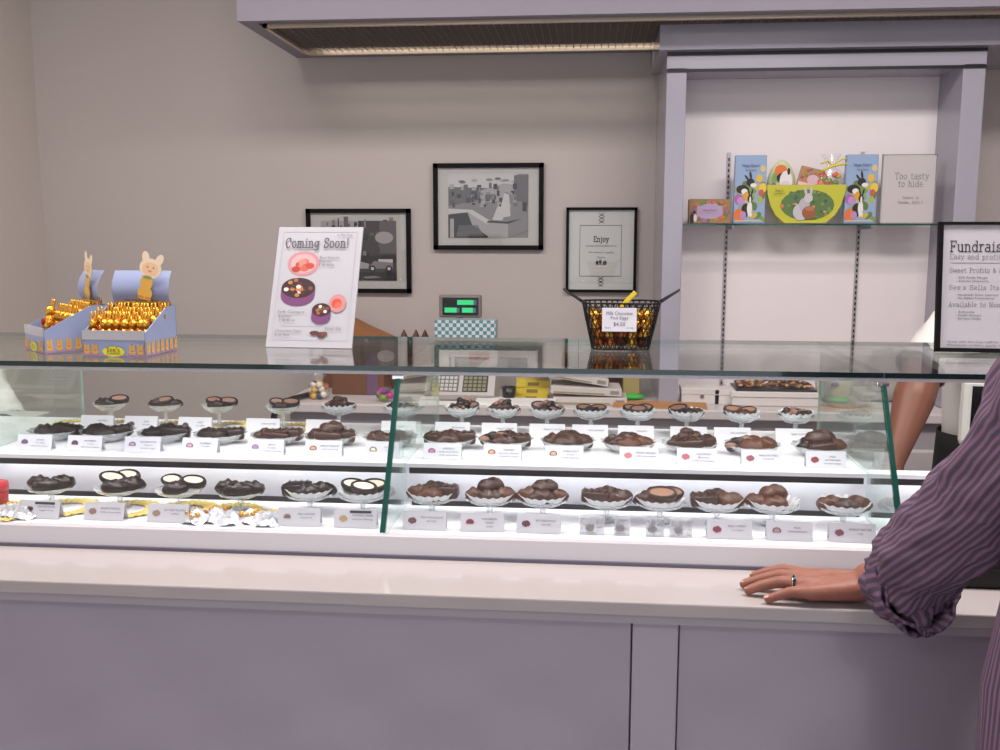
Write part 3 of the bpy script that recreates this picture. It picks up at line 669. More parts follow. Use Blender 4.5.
# ---- rear row: tall stemmed dishes
BK = [(111, 'L:domed R:cutp F:domed'), (166, 'L:domed R:domed F:cutp'), (219, 'L:cutp R:cutp F:domed'), (283, 'L:cutp R:cutp F:domed'), (339, 'L:clusn R:clusn F:clus T:clus'), (401, 'L:clusn R:clusn F:domed'), (462, 'L:clusn R:cutp F:clusn T:clusn'), (503, 'L:clusn R:clusn F:clus T:clusn'), (547, 'L:cutp R:clusn F:clusn T:clusn'), (591, 'L:cutp R:cutp F:domed'), (638, 'L:cutp R:cutp F:cutp'), (687, 'L:cutp R:domeb F:domed'), (742, 'L:cutt R:cutt F:domeb B:domeb'), (796, 'L:clusn R:clusn F:clusn B:clusn')]
for i, (px, spec) in enumerate(BK):
    Y = 2.165; X = at(px, 412, Y).x; R = .040; H = .052; fancy = i >= 4
    o = proto('back%d' % fancy, lambda: make_dish(R, H, .05 if fancy else 0)); o.location = (X, Y, 1.0602); o.rotation_euler.z = i*.5
    o['label'] = '%s tall stemmed glass dish from the left in the rear row' % ord_(i); o['group'] = 'tall glass dishes in the rear row'
    zb = 1.0602+H*.80
    if fancy:
        l = proto('liner_back', lambda: make_liner(.038)); l.location = (X, Y, zb); l.rotation_euler.z = i*.2
        l['label'] = 'white fluted paper liner in the %s dish from the left in the rear row' % ord_(i); l['group'] = 'paper liners in the rear row'
    fill('back', i, X, Y, zb+.002, .038, spec.split(), .045)
# ---- name cards: folded card, picture disc and lettering
INK = flat('#565265'); INKR = flat('#4a4656')
def card(px, py, Y, Z, w, h, words, pic, label, group, yaw=0, band=False, paper=CARD):
    p = at(px, py, Y); t = thing('name_card', label, 'card', (p.x, Y, Z), (0, 0, yaw), group)
    mb = MB(); l = .009
    mb.box((-w/2, 0, 0), (w/2, .0008, h), rot=Matrix.Rotation(-.28, 3, 'X'), piv=(0, 0, 0))
    ya = h*math.sin(.28)+.0012; mb.box((-w/2, ya, h*math.cos(.28)-h), (w/2, ya+.0008, h*math.cos(.28)), rot=Matrix.Rotation(.30, 3, 'X'), piv=(0, ya, h*math.cos(.28)))
    q = mb.build('folded_card', paper, t)
    zmin = min(v.co.z for v in q.data.vertices)
    if zmin < 0:
        for v in q.data.vertices: v.co.z -= zmin
    R_ = (PI/2-.28*1, 0, 0)
    def onf(x, z): return (x, z*math.sin(.28)-.0006, z*math.cos(.28)+max(0, -zmin))
    if pic:
        c1, c2 = pic; mb = MB(); n = 16
        if len(c2) and c2 != '-':
            mb.face([(.0075*math.cos(2*PI*k/n), .0062*max(-.45, math.sin(2*PI*k/n)), 0) for k in range(n)], flat(c1))
            mb.face([(.0052*math.cos(2*PI*k/n), .0042*max(-.5, math.sin(2*PI*k/n))+.0002, .0002) for k in range(n)], flat(c2))
        else: mb.face([(.0078*math.cos(2*PI*k/n), .0052*math.sin(2*PI*k/n)*(1.1+.2*math.sin(k*2.3)), 0) for k in range(n)], flat(c1))
        mb.build('sweet_picture', None, t, onf(-w*.28, h*.5), R_, recalc=False)
    for j, s_ in enumerate(words):
        text(s_, .0048 if j == 0 else .004, INKR, t, onf(w*.17, h*(.68-.2*j)), R_, w=min(w*.52, len(s_)*.0029), name='lettering')
    if band:
        MB().face([(-.02, -.0022, 0), (.02, -.0022, 0), (.02, .0022, 0), (-.02, .0022, 0)]).build('dark_band', flat('#3a3444'), t, onf(w*.12, h*.88), R_, recalc=False)
    return t
UC = [(34, ['ALMOND', 'Truffle', 'dark chocolate'], ('#5b3a6a', '#7d5a86')), (84, ['RASPBERRY', 'Cream', 'dark chocolate'], ('#4f3050', '#6d4a63')), (142, ['BUTTERSCOTCH', 'Square', 'brown sugar'], ('#523a63', '#b79ab0')), (199, ['BLUEBERRY', 'Truffle'], ('#7c4a5a', '#c9a5ad')),
      (265, ['LEMON', 'Truffle', 'in white frosting'], ('#8a6a92', '#a686aa')), (323, ['APRICOT DELIGHT', 'with coconut'], ('#7d4038', '#d99f86')), (383, ['MOLASSES', 'Chips'], ('#5b3a33', '#e6d5b8')), (442, ['BORDEAUX', 'milk chocolate', 'with sprinkles'], ('#7b3a6a', '#c47a9f')),
      (502, ['MAYFAIR', 'cherries, walnuts', 'in butter cream'], ('#6a3226', '#dda884')), (564, ['VANILLA NUT', 'Cream', 'with walnuts'], ('#6a3a40', '#d9a892')), (639, ['PEANUT CRUNCH', 'milk chocolate'], ('#c07a80', '-')), (697, ['CALIFORNIA', 'Brittle', 'milk chocolate'], ('#b5676e', '-')), (762, ['MILK PATTIES', 'caramel'], ('#9a5560', '-')), (827, ['MILK', 'BUTTERCHEW', 'brown sugar'], ('#8f4048', '-'))]
nm = lambda w_: ' '.join(w_).lower()
for i, (px, wd, pic) in enumerate(UC):
    card(px, 455, 1.872, 1.0605, .0765, .032, wd, pic, '%s white folded name card from left along the upper deck edge' % ord_(i), 'name cards on the upper deck', yaw=random.uniform(-.05, .05))
GC = mat('card_white_rear', '#e6e4ea', .6)
for i, (px, wd, pic) in enumerate([(96, ['MARZIPAN'], None), (140, ['DARK', 'Nougat'], ('#4b3250', '#5d4260')), (194, ['MINT', 'Truffle'], ('#4b3250', '#5d4260')), (262, ['DARK PATTIES'], None), (322, ['ALMOND CLUSTERS'], None), (398, ['SCOTCHKISS'], None), (452, ['PECAN BUDS'], None), (499, ['WALNUT SQUARE'], None), (547, ['PEANUT CLUSTERS'], None), (590, ['DARK ALMONDS'], None), (636, ['CARAMELS'], None), (689, ['NUT CHEWS'], None), (733, ['MILK ALMONDS'], None), (795, ['MILK CLUSTERS'], None)]):
    card(px, 430, 2.075, 1.0605, .078, .036, wd, pic, '%s shaded name card from left standing behind the plates' % ord_(i), 'name cards for the rear row', paper=GC)
LC = [(40, ['ALMOND ROYAL', 'sugar free'], ('#7a5a5c', '-'), 1), (104, ['MOCHA TRUFFLE', 'milk chocolate'], ('#9a7a6c', '-'), 0), (168, ['BUTTER TRUFFLE', 'toffee'], ('#a48672', '-'), 0), (299, ['MILK ALMOND', 'caramel'], ('#a59a9c', '#7d6a6c'), 0), (355, ['COCONUT CREAM', 'white filling'], ('#b9a074', '-'), 1), (424, ['MILK CHOCOLATE', 'BUTTER'], ('#6f4c50', '-'), 0),
      (482, ['STRAWBERRY', 'CREAM', 'milk'], ('#a04c5a', '#7a3a4a'), 0), (538, ['BUTTERSCOTCH', 'SQUARE'], ('#6a3a4c', '-'), 0), (730, ['MILK CHERRY', 'cordial'], ('#8f3c54', '-'), 0), (790, ['MILK', 'PEPPERMINTS'], ('#6d4450', '#b9929c'), 0), (853, ['PEANUT BUTTER', 'cup'], ('#8a5260', '-'), 0)]
for i, (px, wd, pic, bd) in enumerate(LC):
    card(px, 535, 1.672, .9755, .079, .033, wd, pic, '%s name card from left behind the white curb of the lower deck' % ord_(i), 'name cards on the lower deck', band=bool(bd), yaw=random.uniform(-.04, .04))
# ---- gold lace paper mats under the left-hand dishes
def lace(R):
    mb = MB(); n = 96; rings = []
    for r, z in ((.55, .001), (.78, .0018), (.9, .003), (1, .002)):
        rings.append([((r+(.07*abs(math.sin(k*PI/6)) if r > .8 else 0))*R*math.cos(2*PI*k/n), (r+(.07*abs(math.sin(k*PI/6)) if r > .8 else 0))*R*math.sin(2*PI*k/n), z+.0012*math.sin(k*1.7)) for k in range(n)])
    return tag(mb.loft(rings, cap=False, smooth=False).build('lace_mat', GOLDLACE), '', 'doily')
for i, (px, Y, z, R) in enumerate([(8, 1.70, .9758, .06), (66, 1.745, .9758, .062), (128, 1.745, .9759, .06), (186, 1.752, .976, .06), (232, 1.75, .9758, .055), (262, 1.72, .9762, .045), (122, 2.16, 1.0606, .05), (176, 2.16, 1.0608, .05), (232, 2.16, 1.0606, .05), (294, 2.16, 1.0608, .048), (74, 2.15, 1.0607, .05)]):
    X = at(px, 515 if z < 1 else 425, Y).x
    o = proto('lace%.3f' % R, lambda: lace(R)); o.location = (X, Y, z+.0002*i % .001); o['group'] = 'gold lace mats'
    o['label'] = '%s gold lace paper mat from left on the %s' % (ord_(i if i < 6 else i-6), 'lower deck' if i < 6 else 'upper deck rear row')
# ---- foil and cellophane wrapped sweets on the lower deck
def wrap(w, h, dpt, m, seed, dots=None):
    r = random.Random(seed); mb = MB(); n = 9; g_ = []
    for j in range(6):
        g_.append([(w*(k/(n-1)-.5)*(1+.1*r.uniform(-1, 1)), dpt*(j/5-.5)+r.uniform(-.002, .002), h*(math.sin(PI*min(max(k/(n-1), .08), .92))*math.sin(PI*min(max(j/5, .12), .88)))+r.uniform(0, .003)) for k in range(n)])
    mb.loft(g_, m, cap=False, closed=False, smooth=False)
    mb.face([g_[0][0], g_[0][-1], g_[-1][-1], g_[-1][0]], m)
    if dots:
        for i in range(7): mb.ell((r.uniform(-w*.35, w*.35), r.uniform(-dpt*.3, dpt*.3), h*.8), (.005, .004, .004), dots, 8, 5)
    return mb
for i, (px, w, m, dm) in enumerate([(198, .05, SILVER, GOLD), (214, .05, SILVER, COPPER), (232, .05, SILVER, None), (249, .05, SILVER, GOLD), (268, .05, SILVER, None), (12, .07, SILVER, GOLD), (28, .05, SILVER, BROWN)]):
    o = wrap(w, .022, .05, m, i, dm).build('wrapped_sweet', None, None, (at(px, 530, 1.685).x, 1.685+.012*(i % 2), .9765), (.25, 0, random.uniform(-.4, .4)))
    tag(o, '%s silver foil wrapped sweet %s' % (ord_(i if i < 5 else i-5), 'from left between cards under the third and fourth lower dishes' if i < 5 else 'from left at far left end of lower deck'), 'sweet', 'foil wrapped sweets on the lower deck')
CEL2 = glass('printed_cellophane', (.9, .9, .92), 1, .1, .35, (.8, .8, .83))
for i, (px, w) in enumerate([(592, .045), (622, .028), (655, .032), (681, .04)]):
    t = thing('candy_packet', '%s small printed clear packet from left under the middle lower dishes' % ord_(i), 'packet', (at(px, 533, 1.672).x, 1.672, .9757), (-.12, 0, 0), 'printed clear packets')
    MB().box((-w/2, 0, 0), (w/2, .012, .032), bev=.002).build('clear_wrap', CEL2, t)
    mb = MB(); r = random.Random(i)
    for a in range(int(w/.0035)-1):
        for b in range(8):
            if r.random() < .5: mb.face([(-w/2+.003+a*.0035, -.0004, .003+b*.0034), (-w/2+.0052+a*.0035, -.0004, .003+b*.0034), (-w/2+.0052+a*.0035, -.0004, .0052+b*.0034), (-w/2+.003+a*.0035, -.0004, .0052+b*.0034)])
    mb.build('grey_pattern', flat('#77757c'), t, recalc=False)
    MB().ell((-.004, .006, .012), (.008, .004, .007)).build('sweet', BROWN, t)
t = thing('candy_tin', 'small red lidded tin cut by the left picture edge on lower deck', 'tin', (at(-7, 487, 1.76).x, 1.76, .9755))
MB().lathe([(.001, 0), (.026, 0), (.027, .028), (.001, .028)], seg=24).build('can', mat('red_tin', '#b3202e', .35), t)
MB().lathe([(.001, .044), (.027, .044), (.0285, .040), (.0285, .0285), (.001, .0285)], seg=24).build('lid', mat('red_tin_lid', '#c72a38', .35), t)
# ================================================================ things standing on the glass top
ZT = 1.2624
# ---- counter sign "Coming Soon!"
t = thing('poster_sign', 'white leaning counter poster reading Coming Soon with purple chocolate boxes', 'sign', (-.612, 2.045, ZT+.001), (math.radians(-21), 0, math.radians(-4)))
w, h = .197, .280
MB().box((-w/2, 0, 0), (w/2, .004, h)).build('board', mat('poster_board', '#b0afb5', .5), t)
MB().box((-.04, .006, 0), (.04, .009, .2), rot=Matrix.Rotation(math.radians(42), 3, 'X'), piv=(0, .006, .2)).build('easel_leg', KRAFT, t)
for v in t.children[-1].data.vertices: pass
def cx(x): return x/100
s = [('r', '#aaa9ae', .06, .055, .94, .06), ('r', '#aaa9ae', .06, .955, .94, .96), ('r', '#aaa9ae', .06, .055, .067, .96), ('r', '#aaa9ae', .933, .055, .94, .96), ('r', '#aaa9ae', .14, .17, .86, .173),
     ('e', '#bd8488', .34, .69, .19, .105), ('e', '#c5a0a0', .34, .69, .15, .08)]
r_ = random.Random(1)
for i in range(9): s.append(('e', r_.choice(['#b84438', '#c2604a', '#ab3a34', '#c88074']), .34+r_.uniform(-.09, .09), .67+r_.uniform(-.03, .05), .05, .025))
s += [('e', '#713e6c', .31, .42, .2, .085), ('r', '#713e6c', .11, .42, .51, .48), ('e', '#3a2128', .31, .485, .2, .085)]
for i in range(24):
    a = r_.uniform(0, 2*PI); q = r_.uniform(.1, .82); s.append(('e', r_.choice(['#7b4a34', '#e6dccb', '#5a2f26', '#96603f', '#4a2a28', '#b3744a']), .31+.2*q*math.cos(a), .485+.08*q*math.sin(a), .028, .016))
s += [('e', '#bd8488', .79, .36, .1, .075), ('e', '#d6493c', .78, .36, .06, .04), ('e', '#e2674f', .8, .345, .04, .025), ('e', '#713e6c', .61, .24, .11, .05), ('r', '#713e6c', .5, .24, .72, .3), ('e', '#3a2128', .61, .305, .11, .055)]
for i in range(9):
    a = i*2.4; q = (.2+.07*i); s.append(('e', r_.choice(['#7b4a34', '#e6dccb', '#5a2f26', '#96603f']), .61+.1*q*math.cos(a), .305+.045*q*math.sin(a), .02, .013))
s += [('e', '#5a3431', .56, .115, .06, .018), ('e', '#5a3431', .64, .1, .05, .025), ('e', '#6d4440', .67, .11, .04, .018)]
art('poster_print', s, w, h, t, (0, -.0004, 0))
PT = flat('#8a8489')
slab('Coming Soon!', .148, .022, flat('#5f595e'), t, (-.078, -.0034, .230), t=.085)
for s_, x, z, ww in (('in the shop', .062, .268, .035), ('Bordeaux', .03, .213, .046), ('Easter', .022, .204, .03), ('1 lb box', .024, .195, .034), ('Soft Centers', -.05, .082, .062), ('Easter', -.064, .072, .03), ('1 lb 8 oz', -.058, .062, .036), ('Chocolate Chips', -.052, .037, .06), ('8 oz box', -.066, .028, .034), ('Easter Gift', .056, .043, .036)):
    text(s_, .009, flat('#6a6469'), t, (x*.95, -.0034, z*.97), w=ww)
# ---- Fundraising sign
t = thing('framed_sign', 'black framed white sign headed Fundraising standing on glass top at right', 'sign', (.90, 2.10, ZT+.001), (math.radians(-6), 0, math.radians(-2)))
w, h = .34, .274
mb = MB().box((-w/2, -.004, 0), (-w/2+.009, .01, h)).box((w/2-.009, -.004, 0), (w/2, .01, h)).box((-w/2, -.004, 0), (w/2, .01, .009)).box((-w/2, -.004, h-.006), (w/2, .01, h))
mb.build('frame', FRAMEBLK, t); MB().box((-w/2+.009, .001, .009), (w/2-.009, .006, h-.006)).build('card', mat('sign_sheet', '#b5b1b8', .5), t)
MB().box((-.05, .012, 0), (.05, .015, .18), rot=Matrix.Rotation(math.radians(22), 3, 'X'), piv=(0, .012, .18)).build('easel_leg', FRAMEBLK, t)
DK = flat('#3b3540'); xl = -w/2+.024
def sl(s_, ww, hh, z, m=DK, tt=.06, x=0): slab(s_, ww, hh, m, t, (xl+x, 0, z), t=tt)
sl('Fundraising', .140, .022, .212, tt=.075); sl('Easy and profitable', .130, .0105, .196, flat('#6a646e')); MB().box((xl, .0003, .188), (xl+.27, .0007, .1888)).build('rule_line', PT, t)
M2 = flat('#5a545f')
sl('Sweet Profits & Savings', .145, .0095, .168, M2); sl("See's Sells Itself", .12, .0095, .132, M2); sl('Available to Non-Profits', .152, .0095, .096, M2)
for s_, z, ww in (('- 50% Profit Margin', .157, .063), ('- Volume Discounts', .150, .065), ('- Handmade Sweet Selection', .121, .085), ('- No Added Preservatives', .114, .078), ('- Schools', .085, .038), ('- Youth Groups', .078, .052), ('- Service Clubs', .071, .052)):
    text(s_, .0065, M2, t, (xl+.014+ww/2, 0, z), w=ww)
text('Speak with the shop staff for the latest order form and the full price list', .006, M2, t, (xl+.13, 0, .022), w=.26); text('Minimum orders apply to all fundraising programs', .006, M2, t, (xl+.11, 0, .015), w=.22)
# ---- wire basket with foil eggs
b = thing('wire_basket', 'black diamond mesh wire basket with two raised handles on glass top', 'basket', (.067, 2.105, ZT+.001))
WIRE = mat('black_wire', '#0e0b0c', .4, .3)
bw, tw, bd, td, bh = .062, .084, .045, .062, .099
def bp(u, v):
    a = 2*PI*u; e = .45; c_, s_ = math.cos(a), math.sin(a); k = (abs(c_)**(2/e)+abs(s_)**(2/e))**(-e/2) if False else 1/((abs(c_)**4+abs(s_)**4)**.25)
    return Vector(((bw+(tw-bw)*v)*c_*k, (bd+(td-bd)*v)*s_*k, bh*v+.002))
mb = MB(); N = 46
for i in range(N):
    for q in (1, -1): mb.tube([bp((i+q*3.2*v/7)/N, v/7) for v in range(8)], .0012, None, 4)
mb.build('mesh_wires', WIRE, b)
MB().tube([bp(i/60, 1) for i in range(61)], .0022, None, 6).tube([bp(i/60, .92) for i in range(61)], .0012, None, 6).build('rim', WIRE, b)
MB().tube([bp(i/60, 0) for i in range(61)], .002, None, 6).build('base_ring', WIRE, b)
for q in (-1, 1):
    MB().tube([(q*.080, -.022, bh), (q*.1, -.013, bh+.013), (q*.122, -.005, bh+.027), (q*.124, .0, bh+.029), (q*.122, .005, bh+.027), (q*.1, .013, bh+.013), (q*.080, .022, bh)], .0022, None, 6).build('handle', WIRE, b)
t = thing('price_card', 'white price card reading 4 dollars hooked on the front of the wire basket', 'card', (.062, 2.034, ZT+.044), (-.08, 0, 0))
MB().box((-.036, 0, 0), (.036, .0012, .05)).build('card', CARD, t)
text('Milk Chocolate', .011, INK, t, (0, -.0005, .038), w=.055); text('Foil Eggs', .010, INK, t, (0, -.0005, .0285), w=.036); text('$4.50', .012, DK, t, (0, -.0005, .015), w=.024); text("See's", .006, flat('#7a3040'), t, (-.024, -.0005, .008), w=.012); text('per bag', .005, INK, t, (.022, -.0005, .008), w=.014)
t = tag(MB().box((-.005, -.0015, 0), (.005, .0015, .06), bev=.001).build('yellow_scoop', mat('yellow_plastic', '#dcd02a', .35), None, (.058, 2.13, ZT+.078), (0, .75, 0)), 'yellow plastic tongs handle sticking out of the wire basket', 'tongs')
r_ = random.Random(11); pe = None; k = 0
lay = []
for z, nx, ny in ((.016, 5, 3), (.036, 5, 4), (.056, 6, 4), (.074, 6, 4)):
    for ix in range(nx):
        for iy in range(ny):
            f = z/bh; W_ = (bw+(tw-bw)*f)*.86; D_ = (bd+(td-bd)*f)*.8
            lay.append((-W_+2*W_*(ix+.5)/nx, -D_+2*D_*(iy+.5)/ny, z))
pes = []
for i, (x, y, z) in enumerate(lay):
    c_ = 0 if (z > .05 and r_.random() < .8) or r_.random() < .22 else (1 if r_.random() < .75 else 2)
    if x > .02 and z > .05: c_ = 0
    if len(pes) < 3:
        for q, m in enumerate((GOLD, COPPER, mat('dark_foil', '#5a2c16', .35, .7, bump=.6, bscale=200))):
            e = MB().ell((0, 0, 0), (.0145, .0115, .0115), seg=12, rings=8, fn=lambda p: Vector((p.x, p.y*(1-.15*p.x), p.z*(1-.15*p.x)))).build('foil_egg', m); pes.append(e.data); bpy.data.objects.remove(e)
    e = link('foil_egg', pes[c_], None, (b.location.x+x, b.location.y+y, ZT+.001+z), (r_.uniform(0, 3), r_.uniform(-.6, .6), r_.uniform(0, 3)))
    tag(e, '%s foil wrapped egg heaped among others in the wire basket' % ('gold', 'copper', 'dark brown')[c_], 'egg', 'foil eggs in the wire basket: '+('gold', 'copper', 'dark brown')[c_])
# ---- two blue display boxes with foil bunnies
BLUE = mat('box_periwinkle', '#8f9abb', .4); INSIDE = mat('box_inside', '#c9c4bd', .6)
def bear(s, x, y, k, ky):
    """plain foil-bunny figure on print"""
    c1 = '#d9a24a'; c2 = '#b5752c'
    s += [('e', c1, x, y+.22*ky, .1*k, .2*ky), ('e', c1, x, y+.5*ky, .085*k, .14*ky), ('e', c1, x-.05*k, y+.72*ky, .03*k, .12*ky), ('e', c1, x+.05*k, y+.72*ky, .03*k, .12*ky), ('e', c2, x, y+.3*ky, .05*k, .04*ky), ('e', c2, x, y+.5*ky, .03*k, .03*ky)]
def bunny_box(label, loc, rz):
    t = thing('display_box', label, 'box', loc, (0, 0, rz), 'blue display boxes of foil bunnies')
    w, dp, hf, hb = .135, .135, .052, .095
    mb = MB(); th = .002
    mb.box((-w/2, 0, 0), (w/2, th, hf), BLUE); mb.box((-w/2, dp-th, 0), (w/2, dp, hb), BLUE); mb.box((-w/2, 0, 0), (w/2, dp, th), BLUE)
    for x in (-w/2, w/2-th):
        P = [(0, 0), (dp, 0), (dp, hb), (dp*.72, hb), (.0, hf-.006)]
        mb.loft([[(xx, y, z) for y, z in P] for xx in (x, x+th)], BLUE, smooth=False)
    mb.build('box_tray', None, t)
    MB().box((-w/2, -.0008, hf-.019), (w/2, -.0002, hf)).build('plain_flap', mat('flap_grey', '#b7b3b8', .5), t)
    # prints: front and sides
    s = [('r', '#c77a8a', 0, .03, 1, .09)]
    for x in (.07, .2, .8, .93): bear(s, x, .1, .55, .75)
    s.append(('e', '#dcd23a', .5, .28, .18, .3)); art('front_print', s, w, hf*.66, t, (0, -.0012, 0))
    text("See's", .014, flat('#4f3a1e'), t, (0, -.0035, .013), w=.028); text('CANDIES', .006, flat('#4f3a1e'), t, (0, -.0035, .0055), w=.03)
    for q in (-1, 1):
        s = [('r', '#c77a8a', 0, .03, 1, .08)]
        for i in range(7): bear(s, .08+.14*i, .1, .5, .8)
        o = art('side_print', s, dp, .038, t, (q*(w/2+.0006), dp/2, 0), (0, 0, q*PI/2))
    # header: curved upright card
    pr = []
    for i in range(9):
        a = i/8; pr.append((dp-.004-.03*math.sin(a*PI*.5)*0+.018*math.sin(a*PI)*-1, hb-.012+.085*a))
    mb = MB(); mb.loft([[(-w/2*(.95+.0*i), y, z) if k == 0 else (w/2*.95, y, z) for k in (0, 1)] for i, (y, z) in enumerate(pr)], BLUE, cap=False, closed=False)
    mb.build('header_card', None, t)
    y0 = dp-.022
    s = [('r', '#d98a76', .06, 0, .94, 1), ('r', '#d9cf45', .16, .1, .84, .9)]
    art('header_print', s, w, .012, t, (0, y0+.006, hb+.004)); text('Milk Chocolate Bunnies', .006, flat('#6a4a28'), t, (0, y0+.003, hb+.0105), w=.075)
    s = [('e', '#e2b04c', .5, .14, .2, .13), ('e', '#c98f33', .4, .04, .09, .04), ('e', '#c98f33', .62, .04, .09, .04), ('e', '#e2b04c', .5, .36, .17, .15), ('e', '#f2dcc0', .55, .66, .3, .19), ('e', '#f2dcc0', .36, .86, .1, .12, 15), ('e', '#f2dcc0', .78, .86, .1, .12, -20), ('e', '#eec9a0', .55, .64, .22, .14), ('e', '#c98f33', .46, .68, .03, .02), ('e', '#c98f33', .64, .68, .03, .02), ('e', '#d98a76', .55, .6, .05, .02), ('e', '#8b9a5a', .5, .47, .13, .03)]
    s = [q[:2]+(q[2], q[3], q[4]*1.12, q[5]*1.05)+q[6:] for q in s]
    art('bunny_cutout', s, .074, .104, t, (.010, y0-.004, hb+.012), (0, .22, 0)); art('bunny_cutout_back', [(('e', '#d8d0c8') + q[2:]) for q in s[:1]+s[4:5]], .074, .104, t, (.010, y0-.0028, hb+.012), (0, .22, 0))
    return t
def foil_bunny():
    t = MB(); t.ell((0, 0, .028), (.0075, .011, .028), GOLD, 10, 8); t.ell((0, -.001, .06), (.0068, .009, .012), GOLD, 10, 8)
    t.ell((-.003, .002, .076), (.0025, .003, .012), GOLD, 8, 6); t.ell((.003, .002, .076), (.0025, .003, .012), GOLD, 8, 6); t.ell((0, -.0105, .036), (.0045, .003, .008), GOLDR, 8, 6)
    o = t.build('foil_bunny', None); me = o.data; bpy.data.objects.remove(o); return me
FB = foil_bunny()
for bi, (label, loc, rz) in enumerate((('blue display box of foil bunnies at far left, turned aside', (-1.168, 1.925, ZT+.001), math.radians(-44)), ('blue display box of foil bunnies facing front beside its turned twin', (-.955, 1.85, ZT+.001), math.radians(-3)))):
    t = bunny_box(label, loc, rz)
    R_ = Matrix.Rotation(rz, 3, 'Z'); r_ = random.Random(bi)
    for row in range(4):
        for col in range(8):
            if bi == 0 and row == 0 and col not in (3,): continue
            p = Vector((-.056+.016*col, .022+.026*row+ (.0 if bi else .004), .0035+.006*row)); q = R_ @ p + Vector(loc)
            z0 = (.004, .012)[row > 1]
            e = link('foil_bunny', FB, None, (q.x, q.y, ZT+.0035+(.02 if (bi == 0 and row == 0) else 0)+.003*row), (-.2, r_.uniform(-.06, .06), rz+r_.uniform(-.35, .35)))
            e.scale = (1.25, 1.2, 1.0+.05*row)
            tag(e, '%s gold foil bunny from left, %s line, %s blue box' % (ord_(col), ('front', 'second', 'third', 'rear')[row], ('turned left', 'front-facing')[bi]), 'foil bunny', 'foil bunnies in the blue boxes')

# ================================================================ back counter behind the staff aisle
CT = mat('counter_top_white', '#cfc7c6', .4); CF = mat('counter_front_grey', '#8d858a', .5)
k = thing('back_counter', 'white topped work counter running along the back wall', 'counter', (0, 3.3, 0))
MB().box((-1.10, 0, .885), (2.5, .39, .918), bev=.004).build('worktop', CT, k)
MB().box((-1.07, .03, .79), (2.5, .05, .885)).build('apron_panel', mat('apron_grey', '#a29ba1', .5), k)
for x0, x1 in ((.30, .80), (.805, 1.3), (1.305, 1.8), (1.805, 2.45)): MB().box((x0, .01, .08), (x1, .03, .785), bev=.002).build('cupboard_door', mat('cupboard_pale', '#b9b3b4', .4), k)
MB().box((.30, .03, .05), (2.5, .37, .79)).build('cupboard_body', PLASTIC, k)
MB().box((-1.02, .34, .05), (.30, .37, .79)).build('rear_panel', CF, k)
MB().tube([(-1.11, .02, .90), (-1.125, .02, .87), (-1.14, .03, .80), (-1.14, .03, .4), (-1.14, .03, .0)], .012, BLACK, 8).tube([(-1.11, .02, .905), (-1.06, .02, .93), (-1.0, .2, .93)], .010, BLACK, 8).build('side_hose', None, k)
ZC = .919
def on_ctr(px, py, Y=3.4): return at(px, py, Y).x
# candy bag left
def candybag(label, x, y, seed, cols, w=.04, h=.06):
    t = thing('candy_bag', label, 'bag', (x, y, ZC)); r = random.Random(seed)
    for i in range(22):
        c = r.choice(cols); MB().ell((r.uniform(-w*.7, w*.7), r.uniform(-.02, .02), .012+r.uniform(0, h*.75)), (.013, .013, .012), seg=8, rings=6).build('sweet', mat('sweet_'+c[1:], c, .35), t)
    MB().lathe([(w*.8, .001), (w, h*.3), (w*.9, h*.8), (w*.3, h*1.1), (w*.7, h*1.5)], seg=20, mod=lambda a, j: 1+.08*math.sin(6*a+j), sy=.7).build('cellophane', CELLO, t)
candybag('clear bag of orange and white sweets at left end of the back counter', on_ctr(319, 390), 3.40, 3, ['#c96a3a', '#e8dccb', '#6a3f2a', '#3f4a6a', '#d9a83a'])
candybag('small clear bag of bright pink and green sweets on the back counter', on_ctr(388, 392), 3.36, 5, ['#c23a8a', '#8aa83a', '#5a9a5a', '#d9c03a', '#7a3a8a'], .034, .034)
t = thing('cardboard_box', 'dark brown cardboard box on back counter behind the sweet bags', 'box', (on_ctr(358, 390, 3.5), 3.5, ZC))
MB().box((-.10, 0, 0), (.10, .14, .16), bev=.003).build('carton', BROWNBOX, t); MB().box((.035, -.001, .0), (.075, 0, .16)).build('purple_tape', mat('purple_tape', '#6a4a6c', .5), t)
# kraft tray with cone-shaped bags
t = thing('kraft_carton', 'orange kraft carton with sloping side against wall behind the poster', 'box', (on_ctr(352, 340, 3.66), 3.66, ZC))
MB().loft([[(-.12, y, .165), (.165, y, .165), (.165, y, .185), (.05, y, .235), (-.12, y, .32)] for y in (0, .12)], smooth=False).build('carton', mat('orange_kraft', '#9c6a42', .7), t)
MB().box((-.12, .0, 0), (.165, .12, .1645)).build('lower_carton', BROWNBOX, t)
for i, px in enumerate((404, 416, 425)):
    o = MB().lathe([(.022, 0), (.018, .025), (.002, .06)], seg=12).build('chocolate_cone', mat('cone_brown', '#5a3524', .5), None, (on_ctr(px, 335, 3.72), 3.72, ZC+.166))
    tag(o, '%s brown pointed cone from left behind the checkered boxes' % ord_(i), 'cone', 'brown cones by the wall')
MB().box((on_ctr(398, 340, 3.72), 3.66, ZC), (on_ctr(431, 340, 3.72), 3.78, ZC+.165)).build('cone_rack', BROWNBOX)
tag(bpy.data.objects['cone_rack'], 'plain brown stand carrying the three pointed cones by the wall', 'stand')
